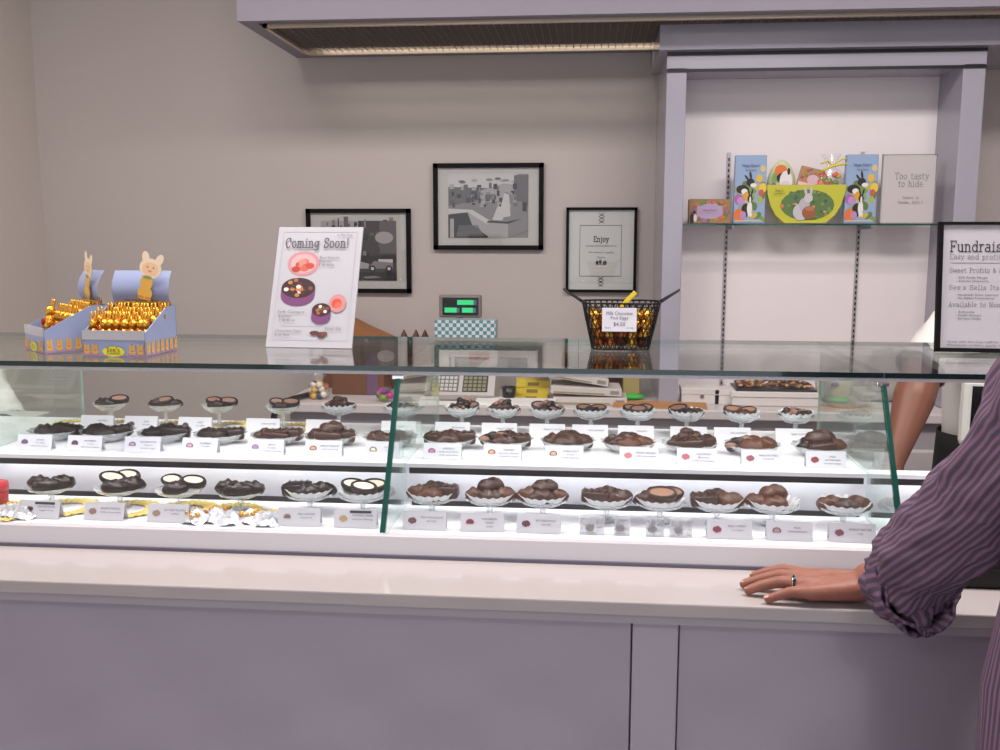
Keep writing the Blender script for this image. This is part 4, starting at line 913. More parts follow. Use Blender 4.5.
# scale
t = thing('shop_scale', 'off-white shop scale with keypads and green lit pole display', 'scale', (on_ctr(460, 392, 3.38), 3.38, ZC))
mb = MB(); mb.loft([[(x, 0, .004), (x, -.03, .03), (x, .05, .11), (x, .22, .115), (x, .22, .004)] for x in (-.125, .125)], smooth=False); mb.build('body', mat('scale_body', '#c4beba', .45), t)
nrm = Matrix.Rotation(math.atan2(.08, .08), 4, 'X')
for nm_, x0, nx, col, kc in (('keypad', -.105, 6, '#6b6866', '#c9c6c2'), ('keypad', .01, 5, '#34323a', '#8d8a6a')):
    mb = MB(); wk = .1 if x0 < 0 else .09
    def sp(x, v): return (x, -.03+.08*v-.0012, .03+.08*v+.0012)
    mb.face([sp(x0, .12), sp(x0+wk, .12), sp(x0+wk, .92), sp(x0, .92)], flat(col))
    for a in range(nx):
        for c_ in range(5):
            u0 = x0+.004+a*(wk-.006)/nx; v0 = .15+c_*.15
            P = [sp(u0, v0), sp(u0+(wk-.006)/nx-.004, v0), sp(u0+(wk-.006)/nx-.004, v0+.11), sp(u0, v0+.11)]
            mb.face([(p[0], p[1]-.001, p[2]+.001) for p in P], flat(kc))
    mb.build(nm_, None, t, recalc=False)
MB().box((-.112, .045, .1155), (.125, .22, .128), bev=.003).build('weigh_plate', mat('plate_steel', '#cfc8c0', .3, .3), t)
MB().tube([(-.03, .245, .0), (-.03, .245, .30)], .010, PLASTIC, 10).build('display_pole', None, t)
MB().box((-.108, .215, .285), (.052, .25, .370), bev=.006).build('display_head', mat('display_casing', '#7d7573', .5), t)
MB().box((-.094, .2125, .295), (.042, .2148, .360)).build('display_glass', mat('display_black', '#08090a', .2), t)
GRN = mat('green_display', '#2fae6a', .4, emit=.9)
mb = MB()
for x0, x1, z0, z1 in ((-.038, .024, .334, .352), (-.086, -.040, .3045, .323), (-.020, .022, .3045, .323)): mb.box((x0, .2115, z0), (x1, .2123, z1))
mb.build('green_digits', GRN, t)
for x0, z0 in ((.0255, .334), (-.0395, .3045), (.0235, .3045)): MB().box((x0, .2115, z0), (x0+.010, .2123, z0+.018)).build('unit_mark', flat('#5a6a8a'), t)
# flat box in front of the checkered ones
t = thing('receipt_tray', 'flat cream tray with red printed label leaning against the checkered boxes', 'tray', (on_ctr(467, 364, 3.44), 3.432, ZC+.129), (-.42, 0, 0))
MB().box((-.112, 0, 0), (.112, .010, .055), bev=.002).build('tray_body', mat('cream_card', '#d8cfc6', .5), t)
art('red_label', [('r', '#c47a68', 0, 0, 1, 1), ('r', '#7a4038', .1, .55, .9, .7), ('r', '#e2c2b4', .1, .25, .9, .35), ('e', '#7a4038', .4, .2, .1, .1)], .075, .032, t, (.045, -.001, .018))
# checkered boxes
CHK = bpy.data.materials.new('teal_checker'); CHK.use_nodes = True; q_ = CHK.node_tree; qb = q_.nodes['Principled BSDF']
qc = q_.nodes.new('ShaderNodeTexChecker'); qt = q_.nodes.new('ShaderNodeTexCoord'); qc.inputs['Scale'].default_value = 72
qc.inputs['Color1'].default_value = (*lin('#5b8b95'), 1); qc.inputs['Color2'].default_value = (*lin('#cfd8dc'), 1)
qm = q_.nodes.new('ShaderNodeVectorMath'); qm.operation = 'ADD'; qm.inputs[1].default_value = (.0037, .0031, .0029)
q_.links.new(qt.outputs['Object'], qm.inputs[0]); q_.links.new(qm.outputs[0], qc.inputs['Vector']); q_.links.new(qc.outputs['Color'], qb.inputs['Base Color']); qb.inputs['Roughness'].default_value = .4
for i, z in enumerate((ZC+.1285, ZC+.2075)):
    hh = (.077, .077)[i]
    t = thing('checkered_box', '%s teal and white checkered gift box of the two stacked on the scale' % ('lower', 'upper')[i], 'box', (on_ctr(465, 345, 3.50)+.003*(i % 2), 3.482, z), (0, 0, .02*i), 'checkered gift boxes')
    MB().box((-.109, 0, 0), (.109, .10, hh-.006)).build('box_base', CHK, t); MB().box((-.112, -.003, .008), (.112, .103, hh), bev=.001).build('lid', CHK, t)
# cup
t = tag(MB().lathe([(.001, 0), (.02, 0), (.026, .058), (.023, .058), (.018, .004), (.001, .004)], seg=20).build('black_cup', BLACK, None, (on_ctr(509, 390, 3.38), 3.38, ZC)), 'small black cup on the back counter right of the scale', 'cup')
# yellow boxes
YB = mat('yellow_box', '#d8c030', .45); r_ = random.Random(3)
for i in range(3):
    t = thing('yellow_box', '%s of three stacked yellow boxes right of the black cup' % ('bottom', 'middle', 'top')[i], 'box', (on_ctr(531, 390, 3.42)+.004*i, 3.42, ZC+.0255*i), (0, 0, .05*i), 'stacked yellow boxes')
    MB().box((-.06, 0, 0), (.06, .08, .025), bev=.001).build('carton', YB, t); MB().box((-.02, -.001, .006), (.02, -.0005, .018)).build('brown_label', flat('#8a7230'), t)
# white papers on counter
tag(MB().box((-.13, 0, 0), (.13, .1, .004), rot=Matrix.Rotation(.1, 3, 'Z')).build('paper_sheet', PAPER, None, (on_ctr(450, 400, 3.31), 3.30, ZC+.0001)), 'white paper sheet on back counter in front of the scale', 'paper')
tag(MB().box((-.14, 0, 0), (.14, .06, .02), rot=Matrix.Rotation(-.04, 3, 'Z')).build('paper_stack', PAPER, None, (on_ctr(516, 395, 3.33), 3.315, ZC+.0001)), 'thick stack of white paper in front of the yellow boxes', 'paper')
# stack of white trays
TW = mat('tray_white', '#cdc5c0', .5)
for i, (px, z, tilt, w_, lab) in enumerate(((590, 0, .0, .26, 'lowest flat white carton of the pile right of yellow boxes'), (586, .034, .04, .25, 'middle flat white carton of the pile right of yellow boxes'), (570, .083, .16, .27, 'tilted white carton on top of the pile right of yellow boxes'))):
    t = thing('flat_carton', lab, 'box', (on_ctr(px, 395, 3.38), 3.36+.01*i, ZC+z), (0, tilt, .03*i), 'pile of flat white cartons')
    MB().box((-w_/2, 0, 0), (w_/2, .16, .026), bev=.002).build('carton', TW, t); MB().box((-w_/2+.01, -.001, .004), (w_/2-.06, -.0004, .008)).build('olive_strip', flat('#8a8240'), t); MB().box((w_/2-.04, -.0012, .007), (w_/2-.01, -.0004, .019)).build('label_patch', flat('#8d8a86'), t)
mb = MB()
for i in range(5): mb.tube([(random.uniform(-.03, .03), random.uniform(-.02, .02), .004+.004*(j % 3)) for j in range(7)], .004, mat('grey_cable', '#5a5652', .6), 6)
tag(mb.build('cable_bundle', None, None, (on_ctr(548, 392, 3.34), 3.33, ZC)), 'tangled dark grey cables left of the pile of white cartons', 'cable')
# brown box with tape dispenser
t = thing('shelf_cubby', 'open dark brown wooden cubby box at the foot of left niche column', 'box', (on_ctr(607, 398, 3.6), 3.56, ZC))
MB().box((-.17, 0, 0), (-.155, .12, .15)).box((.10, 0, 0), (.12, .12, .15)).box((-.155, 0, .135), (.10, .12, .15)).box((-.155, .105, 0), (.10, .12, .135)).box((-.155, 0, 0), (.10, .105, .01)).build('cubby_shell', BROWNBOX, t)
t = thing('tape_dispenser', 'olive-fronted dispenser with bright green base inside the brown cubby', 'dispenser', (on_ctr(631, 397, 3.5), 3.5, ZC))
MB().ell((0, 0, .012), (.05, .03, .012), seg=20, rings=8).build('green_base', mat('bright_green', '#2fb83a', .4), t)
MB().box((-.03, -.012, .02), (.03, .03, .115), bev=.004).build('upright', mat('olive_card', '#a3905a', .5), t); MB().box((-.024, -.014, .085), (.024, -.0122, .105)).build('dark_label', flat('#5a4632'), t)
tag(MB().box((-.16, 0, 0), (.16, .075, .012), rot=Matrix.Rotation(-.06, 3, 'Z')).build('cardboard_sheet', KRAFT, None, (on_ctr(660, 405, 3.34), 3.32, ZC+.0002)), 'flat tan cardboard sheet lying on the back counter near the niche', 'cardboard')
# white boxes and nut tray in front of the niche
WB = mat('white_carton', '#d8d2cf', .4)
for i, (px, w_, z, hh, lab) in enumerate(((700, .13, .0, .055, 'white card box below the niche, left of the nut tray'), (729, .10, .0, .052, 'small white box between the card box and nut tray'))):
    t = thing('white_box', lab, 'box', (on_ctr(px, 395, 3.44), 3.43, ZC), (0, 0, 0)); MB().box((-w_/2, 0, 0), (w_/2, .09, hh*.6)).build('box_base', WB, t); MB().box((-w_/2-.002, -.002, hh*.6), (w_/2+.002, .092, hh), bev=.002).build('lid', WB, t)
    if i == 0: MB().box((.0, -.003, .02), (.012, -.0022, .032)).build('price_mark', flat('#6a6466'), t)
t = thing('nut_tray_box', 'large white box beneath the tray of nut brittle', 'box', (on_ctr(775, 398, 3.42), 3.40, ZC)); MB().box((-.15, 0, 0), (.15, .2, .05), bev=.003).build('box_base', WB, t); MB().box((-.155, -.004, .032), (.155, .204, .0505), bev=.002).build('lid', mat('white_carton_lid', '#e0dad6', .4), t)
t = thing('nut_tray', 'dark tray heaped with glossy brown and cream nut brittle', 'tray', (on_ctr(775, 392, 3.44), 3.41, ZC+.052))
MB().box((-.14, 0, 0), (.14, .15, .006), bev=.002).build('tray_body', BLACK, t)
r_ = random.Random(8); cs = [mat('brittle_a', '#5a3620', .25), mat('brittle_b', '#c9a070', .3), mat('brittle_c', '#8a5a34', .25)]
mb = MB()
for i in range(230):
    x, y = r_.uniform(-.125, .125), r_.uniform(.01, .14)
    mb.ell((x, y, .012+.035*(1-abs(x)/.16)*(1-abs(y-.075)/.09)*r_.uniform(.4, 1)), (r_.uniform(.006, .012), r_.uniform(.005, .009), .005), r_.choice(cs), 7, 5)
o = mb.build('nut_brittle', None, t); o['kind'] = 'stuff'
# plastic sacks at right
for i, (px, Y, w_, hh, c_) in enumerate(((845, 3.42, .10, .075, '#c6c2bd'), (884, 3.56, .08, .10, '#b5b0a8'))):
    t = thing('plastic_sack', ('crumpled translucent sack with blue mark at right of nut tray', 'crumpled grey sack behind the one with the blue mark')[i], 'bag', (on_ctr(px, 395, Y), Y, ZC))
    def fn(p, i=i): return Vector((p.x*(1+.2*noise.noise(p*2.3+Vector((i, 0, 0)))), p.y, max(-.9, p.z*(1+.35*noise.noise(p*3+Vector((0, i, 0)))))))
    MB().ell((0, 0, hh*.9), (w_, .06, hh), fn=fn, seg=26, rings=16).build('sack', mat('sack_%d' % i, c_, .35), t)
    if i == 0: MB().ell((-.05, -.058, hh*1.15), (.014, .005, .008), rot=None).build('blue_mark', mat('blue_mark', '#2a4fb0', .4), t)
# touch terminal at right
t = thing('touch_terminal', 'white rounded register touch screen on a stand at far right', 'terminal', (at(1023, 405, 2.42).x, 2.44, 0), (0, 0, -.15))
MB().box((-.13, 0, .985), (.15, .035, 1.16), bev=.015).build('bezel', mat('terminal_white', '#dcdcd6', .35), t)
MB().box((-.108, -.002, 1.01), (.125, -.0002, 1.14)).build('screen', mat('screen_black', '#0a0a10', .12), t)
MB().box((-.075, -.003, 1.122), (-.02, -.0022, 1.134)).build('status_bar', flat('#9aa6c0'), t)
MB().tube([(0, .05, .0), (0, .05, 1.05)], .025, PLASTIC, 14).box((-.12, -.03, 0), (.12, .15, .02), PLASTIC, .005).build('stand', None, t)
# black case on ledge behind the customer's arm
t = thing('black_case', "black box standing on ledge between customer's arm and torso", 'case', (.60, 1.53, .9505))
MB().box((-.03, 0, 0), (.13, .055, .045), bev=.004).build('case_body', BLACK, t); MB().box((-.031, -.001, .03), (.131, .056, .033)).build('lid_seam', mat('seam', '#26242a', .5), t)
# ================================================================ people
def organic(name, prims, m, parent, voxel=.006, it=4):
    """one continuous skin from tapered limbs and ellipsoids"""
    mb = MB()
    for q in prims:
        if q[0] == 'c':
            pts = [Vector(p[:3]) for p in q[1]]; rs = [p[3] for p in q[1]]
            P = []; Rr = []
            for i in range(len(pts)-1):
                for k in range(5): P.append(pts[i].lerp(pts[i+1], k/5)); Rr.append(rs[i]+(rs[i+1]-rs[i])*k/5)
            P.append(pts[-1]); Rr.append(rs[-1])
            mb.tube(P, Rr, None, 14, True, q[2] if len(q) > 2 else 1)
            mb.ell(pts[0], (rs[0],)*3, None, 14, 10); mb.ell(pts[-1], (rs[-1],)*3, None, 14, 10)
        else: mb.ell(q[1], q[2], None, 20, 14, rot=q[3] if len(q) > 3 else None)
    o = mb.build('tmp', m)
    md = o.modifiers.new('r', 'REMESH'); md.mode = 'VOXEL'; md.voxel_size = voxel; md.use_smooth_shade = True
    sm = o.modifiers.new('s', 'SMOOTH'); sm.iterations = it; sm.factor = .5
    bpy.context.view_layer.update()
    me = bpy.data.meshes.new_from_object(o.evaluated_get(bpy.context.evaluated_depsgraph_get()))
    bpy.data.objects.remove(o); me.name = name; me.materials.clear(); me.materials.append(m)
    for p in me.polygons: p.use_smooth = True
    return link(name, me, parent)
STRIPE = bpy.data.materials.new('striped_shirt_cloth'); STRIPE.use_nodes = True
_s = STRIPE.node_tree; _sb = _s.nodes['Principled BSDF']; _sb.inputs['Roughness'].default_value = .85
_uv = _s.nodes.new('ShaderNodeUVMap'); _sx = _s.nodes.new('ShaderNodeSeparateXYZ'); _mm = _s.nodes.new('ShaderNodeMath'); _mm.operation = 'FRACT'
_cr = _s.nodes.new('ShaderNodeValToRGB'); _cr.color_ramp.interpolation = 'LINEAR'
_e = _cr.color_ramp.elements; _e[0].position = 0; _e[0].color = (*lin('#4a4050'), 1); _e[1].position = 1; _e[1].color = (*lin('#4a4050'), 1)
for p_, c_ in ((.34, '#4c4252'), (.42, '#7f5470'), (.5, '#70566c'), (.6, '#77637b'), (.74, '#70566c'), (.82, '#7f5470'), (.9, '#4c4252')):
    q_ = _e.new(p_); q_.color = (*lin(c_), 1)
_s.links.new(_uv.outputs[0], _sx.inputs[0]); _s.links.new(_sx.outputs[0], _mm.inputs[0]); _s.links.new(_mm.outputs[0], _cr.inputs[0]); _s.links.new(_cr.outputs[0], _sb.inputs['Base Color'])
def cloth_tube(path, n=64, amp=.007, seed=0, stripes=36, sub=9, freq=1.0, flare=None):
    """path of (x,y,z,ra,rb); returns rings with fold displacement"""
    P = []
    for i in range(len(path)-1):
        for k in range(sub):
            t = k/sub; a = path[max(i-1, 0)]; b = path[i]; c = path[i+1]; d_ = path[min(i+2, len(path)-1)]
            P.append([.5*((2*b[j])+(-a[j]+c[j])*t+(2*a[j]-5*b[j]+4*c[j]-d_[j])*t*t+(-a[j]+3*b[j]-3*c[j]+d_[j])*t**3) for j in range(5)])
    P.append(list(path[-1])); rings = []; m_ = len(P)
    for i, p in enumerate(P):
        t = (Vector(P[min(i+1, m_-1)][:3])-Vector(P[max(i-1, 0)][:3])).normalized()
        a = t.cross(Vector((0, 0, 1))); a = a.normalized() if a.length > .2 else t.cross(Vector((0, 1, 0))).normalized()
        b = a.cross(t); rg = []
        for k in range(n):
            an = 2*PI*k/n
            f = noise.noise(Vector((math.cos(an)*1.6*freq, math.sin(an)*1.6*freq, i*.16*freq+seed)))
            f2 = abs(noise.noise(Vector((math.cos(an)*3*freq+i*.09, math.sin(an)*3*freq, i*.28*freq+seed+9))))
            dd = amp*(1.5*f-1.3*f2)
            rg.append(Vector(p[:3])+a*(p[3]+dd)*math.cos(an)+b*(p[4]+dd)*math.sin(an))
        rings.append(rg)
    return rings
def cloth_mesh(name, parts, m, parent, thick=.0018):
    """parts: list of (rings, stripe count)"""
    bm = bmesh.new(); uvl = bm.loops.layers.uv.new('UVMap')
    for rings, ns in parts:
        V = [[bm.verts.new(p) for p in r] for r in rings]; n = len(V[0])
        for i in range(len(V)-1):
            for k in range(n):
                f = bm.faces.new((V[i][k], V[i][(k+1) % n], V[i+1][(k+1) % n], V[i+1][k])); f.smooth = True
                for l, (u, v) in zip(f.loops, ((k, i), (k+1, i), (k+1, i+1), (k, i+1))): l[uvl].uv = (u/n*ns, v/10)
    bmesh.ops.recalc_face_normals(bm, faces=bm.faces)
    me = bpy.data.meshes.new(name); bm.to_mesh(me); bm.free(); me.materials.append(m)
    o = link(name, me, parent)
    md = o.modifiers.new('thickness', 'SOLIDIFY'); md.thickness = thick; md.offset = -1
    return o
def head_prims(c, fwd, s=1):
    """skull, jaw, nose, ears around head centre c looking along fwd"""
    f = Vector(fwd).normalized(); r = f.cross(Vector((0, 0, 1))).normalized(); u = Vector((0, 0, 1)); c = Vector(c)
    q = Matrix((r, f, u)).transposed().to_euler()
    return [('e', c+u*.02-f*.01, (.075, .095, .1), q), ('e', c-u*.05+f*.02, (.055, .065, .065), q), ('e', c-u*.095+f*.05, (.026, .022, .02), q),
            ('e', c+f*.1-u*.015, (.011, .02, .022), q), ('e', c+f*.088-u*.052, (.024, .012, .008), q), ('e', c+f*.084+u*.028+r*.03, (.022, .012, .008), q), ('e', c+f*.084+u*.028-r*.03, (.022, .012, .008), q),
            ('e', c+r*.076-u*.01, (.01, .02, .03), q), ('e', c-r*.076-u*.01, (.01, .02, .03), q)], q
def face_parts(c, fwd, q, root, haircol):
    f = Vector(fwd).normalized(); r = f.cross(Vector((0, 0, 1))).normalized(); u = Vector((0, 0, 1)); c = Vector(c)
    for s_ in (-1, 1):
        e = MB().ell(c+f*.069+u*.005+r*.03*s_, (.012, .010, .008), mat('eye_white', '#e8e2dc', .2), 12, 8, rot=q).ell(c+f*.0772+u*.005+r*.03*s_, (.005, .003, .005), mat('eye_iris', '#2a1a12', .2), 10, 6, rot=q).build('eye', None, root)
    MB().ell(c+f*.094-u*.052, (.02, .006, .005), rot=q).build('lips', mat('lip', '#8d4a40', .5), root)
    MB().ell(c+u*.035-f*.022, (.083, .098, .102), None, 24, 16, fn=lambda p: Vector((p.x, min(p.y, .62+.0*p.z) if p.z < .45 else p.y, max(p.z, -.75 if p.y < 0 else .1+.2*p.y)))*(1+.02*math.sin(14*p.x+9*p.z)), rot=q).build('hair', mat('hair_'+haircol[1:], haircol, .6, bump=.6, bscale=60), root)
# ---- the customer
cu = thing('person', 'person in purple striped shirt with rolled sleeve resting ringed hand on white ledge', 'person', (.72, 1.12, 0))
def V3(p, r): return (p[0]-.72, p[1]-1.12, p[2], r)
W_ = (.432, 1.462, .9835); E_ = tuple(at(948, 545, 1.30)); Sh = tuple(at(1070, 385, 1.2))
fin = [
 [(.346, 1.500, .9745, .0118), (.313, 1.515, .9770, .0098), (.289, 1.525, .9675, .0088), (.270, 1.531, .9590, .0076)],
 [(.341, 1.478, .9765, .0122), (.301, 1.487, .9775, .0100), (.272, 1.491, .9675, .0090), (.249, 1.492, .9590, .0078)],
 [(.336, 1.456, .9745, .0118), (.297, 1.462, .9755, .0096), (.271, 1.466, .9670, .0088), (.252, 1.467, .9585, .0077)],
 [(.338, 1.434, .9700, .0110), (.310, 1.435, .9700, .0086), (.291, 1.436, .9630, .0078), (.276, 1.434, .9575, .0070)],
 [(.412, 1.492, .9680, .0150), (.378, 1.521, .9650, .0120), (.350, 1.539, .9610, .0100), (.330, 1.547, .9600, .0085)]]
pr = [('c', [V3(p[:3], p[3]) for p in f_]) for f_ in fin]
for f_ in fin[:4]: pr.append(('c', [V3((W_[0]-.012, W_[1]+(f_[0][1]-W_[1])*.55, .9730), .0175), V3(f_[0][:3], .0125)]))
pr += [('c', [V3((W_[0]-.045, 1.463, .9735), .0195), V3((W_[0]-.005, W_[1], .978), .0215)]), ('c', [V3((W_[0]-.06, 1.445, .9705), .0165), V3((W_[0]-.008, 1.450, .9735), .0195)]),
       ('c', [V3(W_, .0268), V3((.442, 1.435, .989), .030), V3(at(905, 570, 1.38), .036), V3(E_, .040)]), ('c', [V3((.430, 1.452, .976), .022), V3((.445, 1.42, .985), .027)]),
       ('c', [V3(E_, .040), V3(at(1000, 475, 1.245), .040), V3(Sh, .05)])]
T0 = (.735, 1.13)
HC = (.80, 1.19, 1.60); hp, hq = head_prims((HC[0]-.72, HC[1]-1.12, HC[2]), (-.5, .85, 0))
pr += hp+[('c', [V3((.775, 1.14, 1.40), .058), V3((.79, 1.17, 1.54), .052)]), ('c', [V3(Sh, .04), V3((.68, 1.15, 1.34), .045), V3((.77, 1.14, 1.34), .06), V3((.93, 1.11, 1.33), .042)]), ('c', [V3((.74, 1.14, 1.28), .095), V3((.73, 1.12, 1.05), .11), V3((.73, 1.12, .92), .115)]),
       ('c', [V3((.935, 1.10, 1.335), .042), V3((1.02, 1.03, 1.10), .042), V3((1.0, 1.16, .92), .028)]), ('c', [V3((1.0, 1.16, .92), .024), V3((.99, 1.2, .85), .028)]),
       ('c', [V3((.64, 1.12, .90), .08), V3((.63, 1.13, .5), .055), V3((.63, 1.10, .09), .038)]), ('c', [V3((.82, 1.12, .90), .08), V3((.84, 1.11, .5), .055), V3((.84, 1.08, .09), .038)])]
for k in range(4): pr.append(('c', [V3((.965+.018*k, 1.215, .84), .0085), V3((.965+.018*k, 1.235, .79), .008), V3((.965+.018*k, 1.225, .755), .007)]))
body = organic('body', pr, SKIN_A, cu, .0032, 5)
face_parts((HC[0]-.72, HC[1]-1.12, HC[2]), (-.5, .85, 0), hq, cu, '#6d655f')
# nails
NAIL = mat('finger_nail', '#c89a86', .3)
for f_ in fin:
    a, b = Vector(f_[2][:3]), Vector(f_[3][:3]); dr = (b-a).normalized(); c0 = b+dr*.002+Vector((0, 0, f_[3][3]*.72)) - Vector((.72, 1.12, 0))
    MB().ell((0, 0, 0), (.0058, .0045, .0014), None, 12, 6).build('finger_nail', NAIL, cu, c0, (0, math.atan2(-dr.z, -dr.x)*-1 if False else .45*-1*-1*-1, math.atan2(dr.y, dr.x)+PI))
# ring on the ring finger
a, b = Vector(fin[2][0][:3]), Vector(fin[2][1][:3]); c0 = a.lerp(b, .45); dr = (b-a).normalized()
rt = dr.to_track_quat('Z', 'Y').to_euler()
mb = MB()
for r0, z0, z1, m_ in ((.0116, -.0032, .0032, mat('ring_silver', '#e8e8ea', .12, 1)),): mb.lathe([(r0, z0), (r0+.0012, z0+.0005), (r0+.0012, z1-.0005), (r0, z1), (r0-.0008, 0), (r0, z0)], m_, 28)
mb.lathe([(.0129, -.0022), (.0133, 0), (.0129, .0022)], mat('ring_black', '#0c0b0c', .15), 28)
r_o = mb.build('finger_ring', None, cu, c0-Vector((.72, 1.12, 0)), rt)
# shirt
def L(p, ra, rb=None): return (p[0]-.72, p[1]-1.12, p[2], ra, rb or ra)
sl_path = [L(at(903, 576, 1.392), .052, .058), L(at(922, 558, 1.345), .062, .064), L(at(955, 528, 1.29), .062, .068), L(at(990, 487, 1.255), .062, .066), L(at(1030, 432, 1.225), .066, .068), L(at(1075, 375, 1.20), .07, .072), L((.68, 1.15, 1.36), .08, .07)]
tor = [(.72, .71, .235, .145), (.85, .71, .235, .15), (.97, .708, .230, .15), (1.1, .712, .222, .145), (1.23, .745, .205, .135), (1.33, .765, .20, .135), (1.39, .775, .155, .115), (1.43, .78, .085, .085), (1.455, .785, .068, .07)]
TR = []
for j, (z, cx_, rx, ry) in enumerate(tor):
    TR.append([Vector((cx_-.72+(rx+.012*noise.noise(Vector((math.cos(2*PI*k/72)*3, z*5, math.sin(2*PI*k/72)*3))))*math.cos(2*PI*k/72), 1.13-1.12+(ry+.01*noise.noise(Vector((k*.12, z*4, 3))))*math.sin(2*PI*k/72), z)) for k in range(72)])
rs = [L((.93, 1.10, 1.36), .08, .07), L((.985, 1.06, 1.24), .068), L((1.015, 1.03, 1.10), .062), L((1.012, 1.09, 1.0), .056)]
shirt = cloth_mesh('shirt', [(cloth_tube(sl_path, 96, .0085, 2.3, 30, 9), 42), (TR, 126), (cloth_tube(rs, 48, .005, 5), 42)], STRIPE, cu)
# rolled cuff: two thick turned-back bands, sagging below the forearm
q1 = at(897, 578, 1.415); q2 = at(908, 582, 1.392); q3 = at(919, 580, 1.362)
cuff = cloth_mesh('rolled_cuff', [(cloth_tube([L(q1, .050, .054), L(q2, .061, .065), L(q3, .066, .070)], 96, .006, 7.7, 30, 7), 32), (cloth_tube([L(q1, .047, .051), L(at(900, 581, 1.402), .054, .058), L(at(912, 586, 1.375), .060, .066), L(at(920, 590, 1.355), .056, .064)], 96, .009, 3.1, 30, 7), 28)], STRIPE, cu, .004)
fl = cloth_mesh('cuff_flap', [(cloth_tube([L(at(905, 585, 1.36), .030, .028), L(at(918, 607, 1.35), .026, .022), L(at(924, 624, 1.345), .016, .012), L(at(926, 636, 1.342), .006, .004)], 32, .005, 1.1), 8)], STRIPE, cu, .003)
TROU = mat('dark_trousers', '#24242c', .85)
cloth_mesh('trousers', [(cloth_tube([L((.64, 1.12, .93), .115, .115), L((.63, 1.12, .7), .1, .1), L((.63, 1.13, .4), .08), L((.63, 1.11, .05), .07)], 32, .006, 4), 4), (cloth_tube([L((.81, 1.11, .93), .115, .115), L((.84, 1.11, .7), .1, .1), L((.84, 1.11, .4), .08), L((.84, 1.09, .05), .07)], 32, .006, 6), 4)], TROU, cu)
for x in (.63, .84): MB().loft([[((x-.72)+(.045 if j else .04)*(.9+.1*math.cos(a))*math.cos(a), .04+.13*math.sin(a)-.03, z) for a in [2*PI*k/20 for k in range(20)]] for j, z in enumerate((.001, .03, .06))], mat('shoe_black', '#121113', .4)).build('shoe', None, cu)

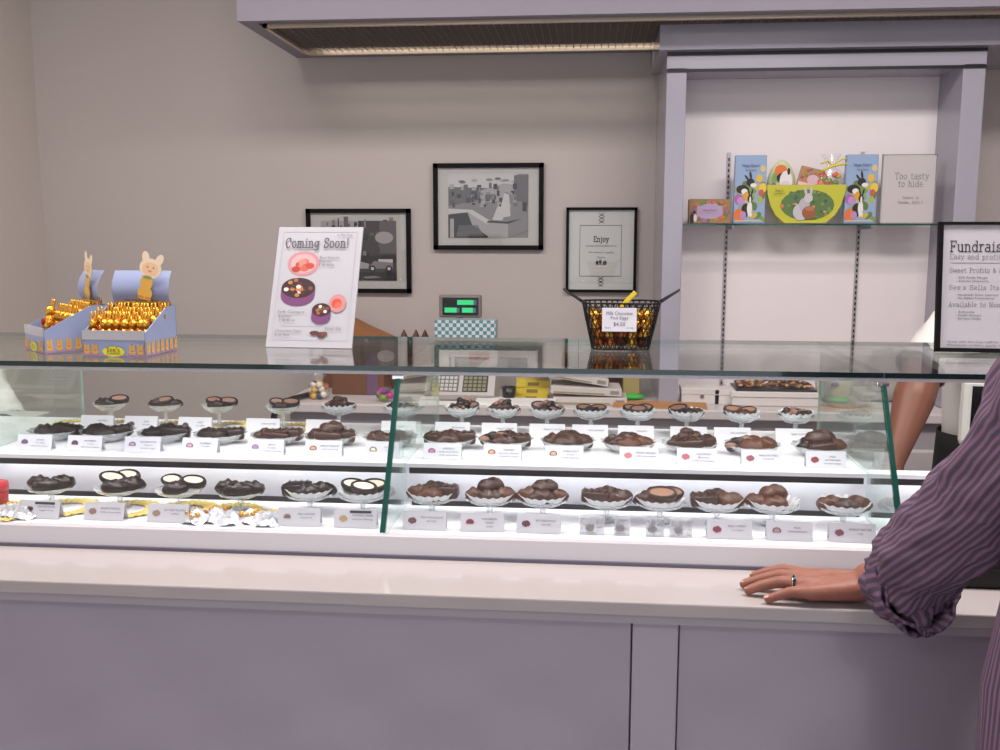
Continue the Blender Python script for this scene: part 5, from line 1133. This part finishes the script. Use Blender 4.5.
# ---- shop staff behind the case
def staff(label, base, head, fwd, sh_l, sh_r, arm, arm2, torso, skin, hairc, sleeve_to):
    t = thing('person', label, 'person', (base[0], base[1], 0)); B = Vector((base[0], base[1], 0))
    def v(p, r): q = Vector(p[:3])-B; return (q.x, q.y, q.z, r)
    hp, hq = head_prims(Vector(head)-B, fwd)
    neck = Vector(torso[-1][:3])
    pr = hp+[('c', [v(neck, .05), v(Vector(head)-Vector((0, 0, .07)), .048)]), ('c', [v(sh_l, .05), v(neck-Vector((0, 0, .04)), .07), v(sh_r, .05)])]
    pr.append(('c', [v(p[:3], min(p[3], p[4])*.8) for p in torso]))
    for A in (arm, arm2):
        pr.append(('c', [v(A[0], .05), v(A[1], .050)])); pr.append(('c', [v(A[1], .050), v(Vector(A[1]).lerp(Vector(A[2]), .35), .052), v(Vector(A[1]).lerp(Vector(A[2]), .98), .027)]))
        w_ = Vector(A[2]); dr = (w_-Vector(A[1])).normalized(); sd = dr.cross(Vector((0, 1, 0))).normalized(); dn = Vector((0, -1, 0))
        pr.append(('c', [v(w_, .026), v(w_+dr*.06, .028)]))
        for k in range(4): s0 = w_+dr*.075+sd*(.018*(k-1.5)); ln = (.8, 1, .95, .75)[k]; pr.append(('c', [v(s0-dr*.02, .012), v(s0+dr*.03*ln, .0105), v(s0+dr*.055*ln+dn*.012, .009), v(s0+dr*.065*ln+dn*.026, .008)]))
        pr.append(('c', [v(w_+dr*.02+sd*.02, .014), v(w_+dr*.05+sd*.045+dn*.01, .011), v(w_+dr*.075+sd*.05+dn*.02, .009)]))
    for sx in (-.09, .09): pr.append(('c', [(sx, 0, .92, .08), (sx, 0, .5, .055), (sx, -.02, .08, .04)]))
    organic('body', pr, skin, t, .005, 4)
    face_parts(Vector(head)-B, fwd, hq, t, hairc)
    TRr = []
    for (x, y, z, rx, ry) in torso:
        TRr.append([Vector((x-B.x+(rx+.012*noise.noise(Vector((k*.21, z*6, base[0]))))*math.cos(2*PI*k/60), y-B.y+(ry+.012*noise.noise(Vector((k*.19, z*5, 4+base[0]))))*math.sin(2*PI*k/60), z)) for k in range(60)])
    def l5(p, r): q = Vector(p)-B; return (q.x, q.y, q.z, r, r)
    P = [(TRr, 1)]; ends = []
    for A in (arm, arm2):
        e = Vector(A[0]).lerp(Vector(A[1]), sleeve_to)
        P.append((cloth_tube([l5(Vector(A[0])+(neck-Vector(A[0]))*.3, .072), l5(A[0], .075), l5(Vector(A[0]).lerp(Vector(A[1]), .5), .068), l5(e, .066)], 40, .008, base[0]), 1)); ends.append((A, e))
    cloth_mesh('uniform_shirt', P, UNIF, t)
    for A, e in ends:
        d_ = (Vector(A[1])-Vector(A[0])).normalized()
        cloth_mesh('sleeve_trim', [(cloth_tube([l5(e-d_*.004, .0675), l5(e+d_*.014, .068)], 40, .004, base[0], sub=3), 1)], BLACK, t)
    ap = []
    zt = torso[0][2]
    for z, k in ((.35, 1.12), (.7, 1.08), (.92, 1.03), (.96, 1.02)):
        x, y, _, rx, ry = torso[1]; ap.append([Vector((x-B.x+(rx*k+.012)*math.cos(2*PI*j/48), y-B.y+(ry*k+.012)*math.sin(2*PI*j/48), z)) for j in range(48)])
    cloth_mesh('apron', [(ap, 1)], mat('black_apron', '#141215', .8), t)
    for sx in (-.09, .09): MB().loft([[(sx+.045*math.cos(a), -.02+.12*math.sin(a), z) for a in [2*PI*k/18 for k in range(18)]] for z in (.001, .06)], mat('shoe_black', '#121113', .4)).build('shoe', None, t)
    return t
el = at(924, 366, 2.58); hd = at(894, 462, 2.44); shp = at(990, 285, 2.70)
staff('staff member in white shirt and black apron reaching arm down behind case at right', (1.2, 2.78), (1.30, 2.66, 1.40), (-.3, -1, 0), tuple(shp), (1.42, 2.85, 1.30),
      (tuple(shp), tuple(el), tuple(hd)), ((1.42, 2.85, 1.30), (1.50, 2.80, 1.03), (1.36, 2.62, .97)),
      [(1.2, 2.80, .85, .19, .13), (1.2, 2.80, 1.0, .19, .13), (1.2, 2.79, 1.12, .2, .135), (1.22, 2.77, 1.24, .19, .12), (1.26, 2.74, 1.32, .13, .09), (1.28, 2.71, 1.345, .07, .06)], SKIN_B, '#1c1512', 1.03)
s1 = at(-38, 352, 2.62); e1 = at(-8, 410, 2.50); h1 = at(2, 440, 2.40)
staff('staff member in white uniform mostly cut off by left picture edge behind case', (-1.95, 2.66), (-2.02, 2.60, 1.46), (.2, -1, 0), (-2.14, 2.68, 1.28), tuple(s1),
      (tuple(s1), tuple(at(6, 428, 2.48)), tuple(at(14, 446, 2.36))), ((-2.14, 2.68, 1.28), (-2.17, 2.64, 1.05), (-2.08, 2.45, 1.0)),
      [(-1.92, 2.68, .85, .18, .13), (-1.92, 2.68, 1.0, .18, .13), (-1.92, 2.67, 1.12, .19, .135), (-1.95, 2.66, 1.22, .18, .12), (-1.99, 2.66, 1.31, .13, .09), (-2.0, 2.65, 1.35, .07, .06)], SKIN_B, '#2a1d16', 1.0)
t = thing('hand_tray', 'white tray with black rim at far left behind the upper deck', 'tray', (at(6, 436, 2.32).x, 2.33, 1.035))
MB().box((-.09, -.05, 0), (.09, .05, .012), bev=.003).build('tray_body', PLASTIC, t); MB().tube([(-.09, -.052, .016), (.03, -.052, .020), (.07, -.052, .006), (.09, -.03, .0)], .0035, BLACK, 6).build('black_rim', None, t)
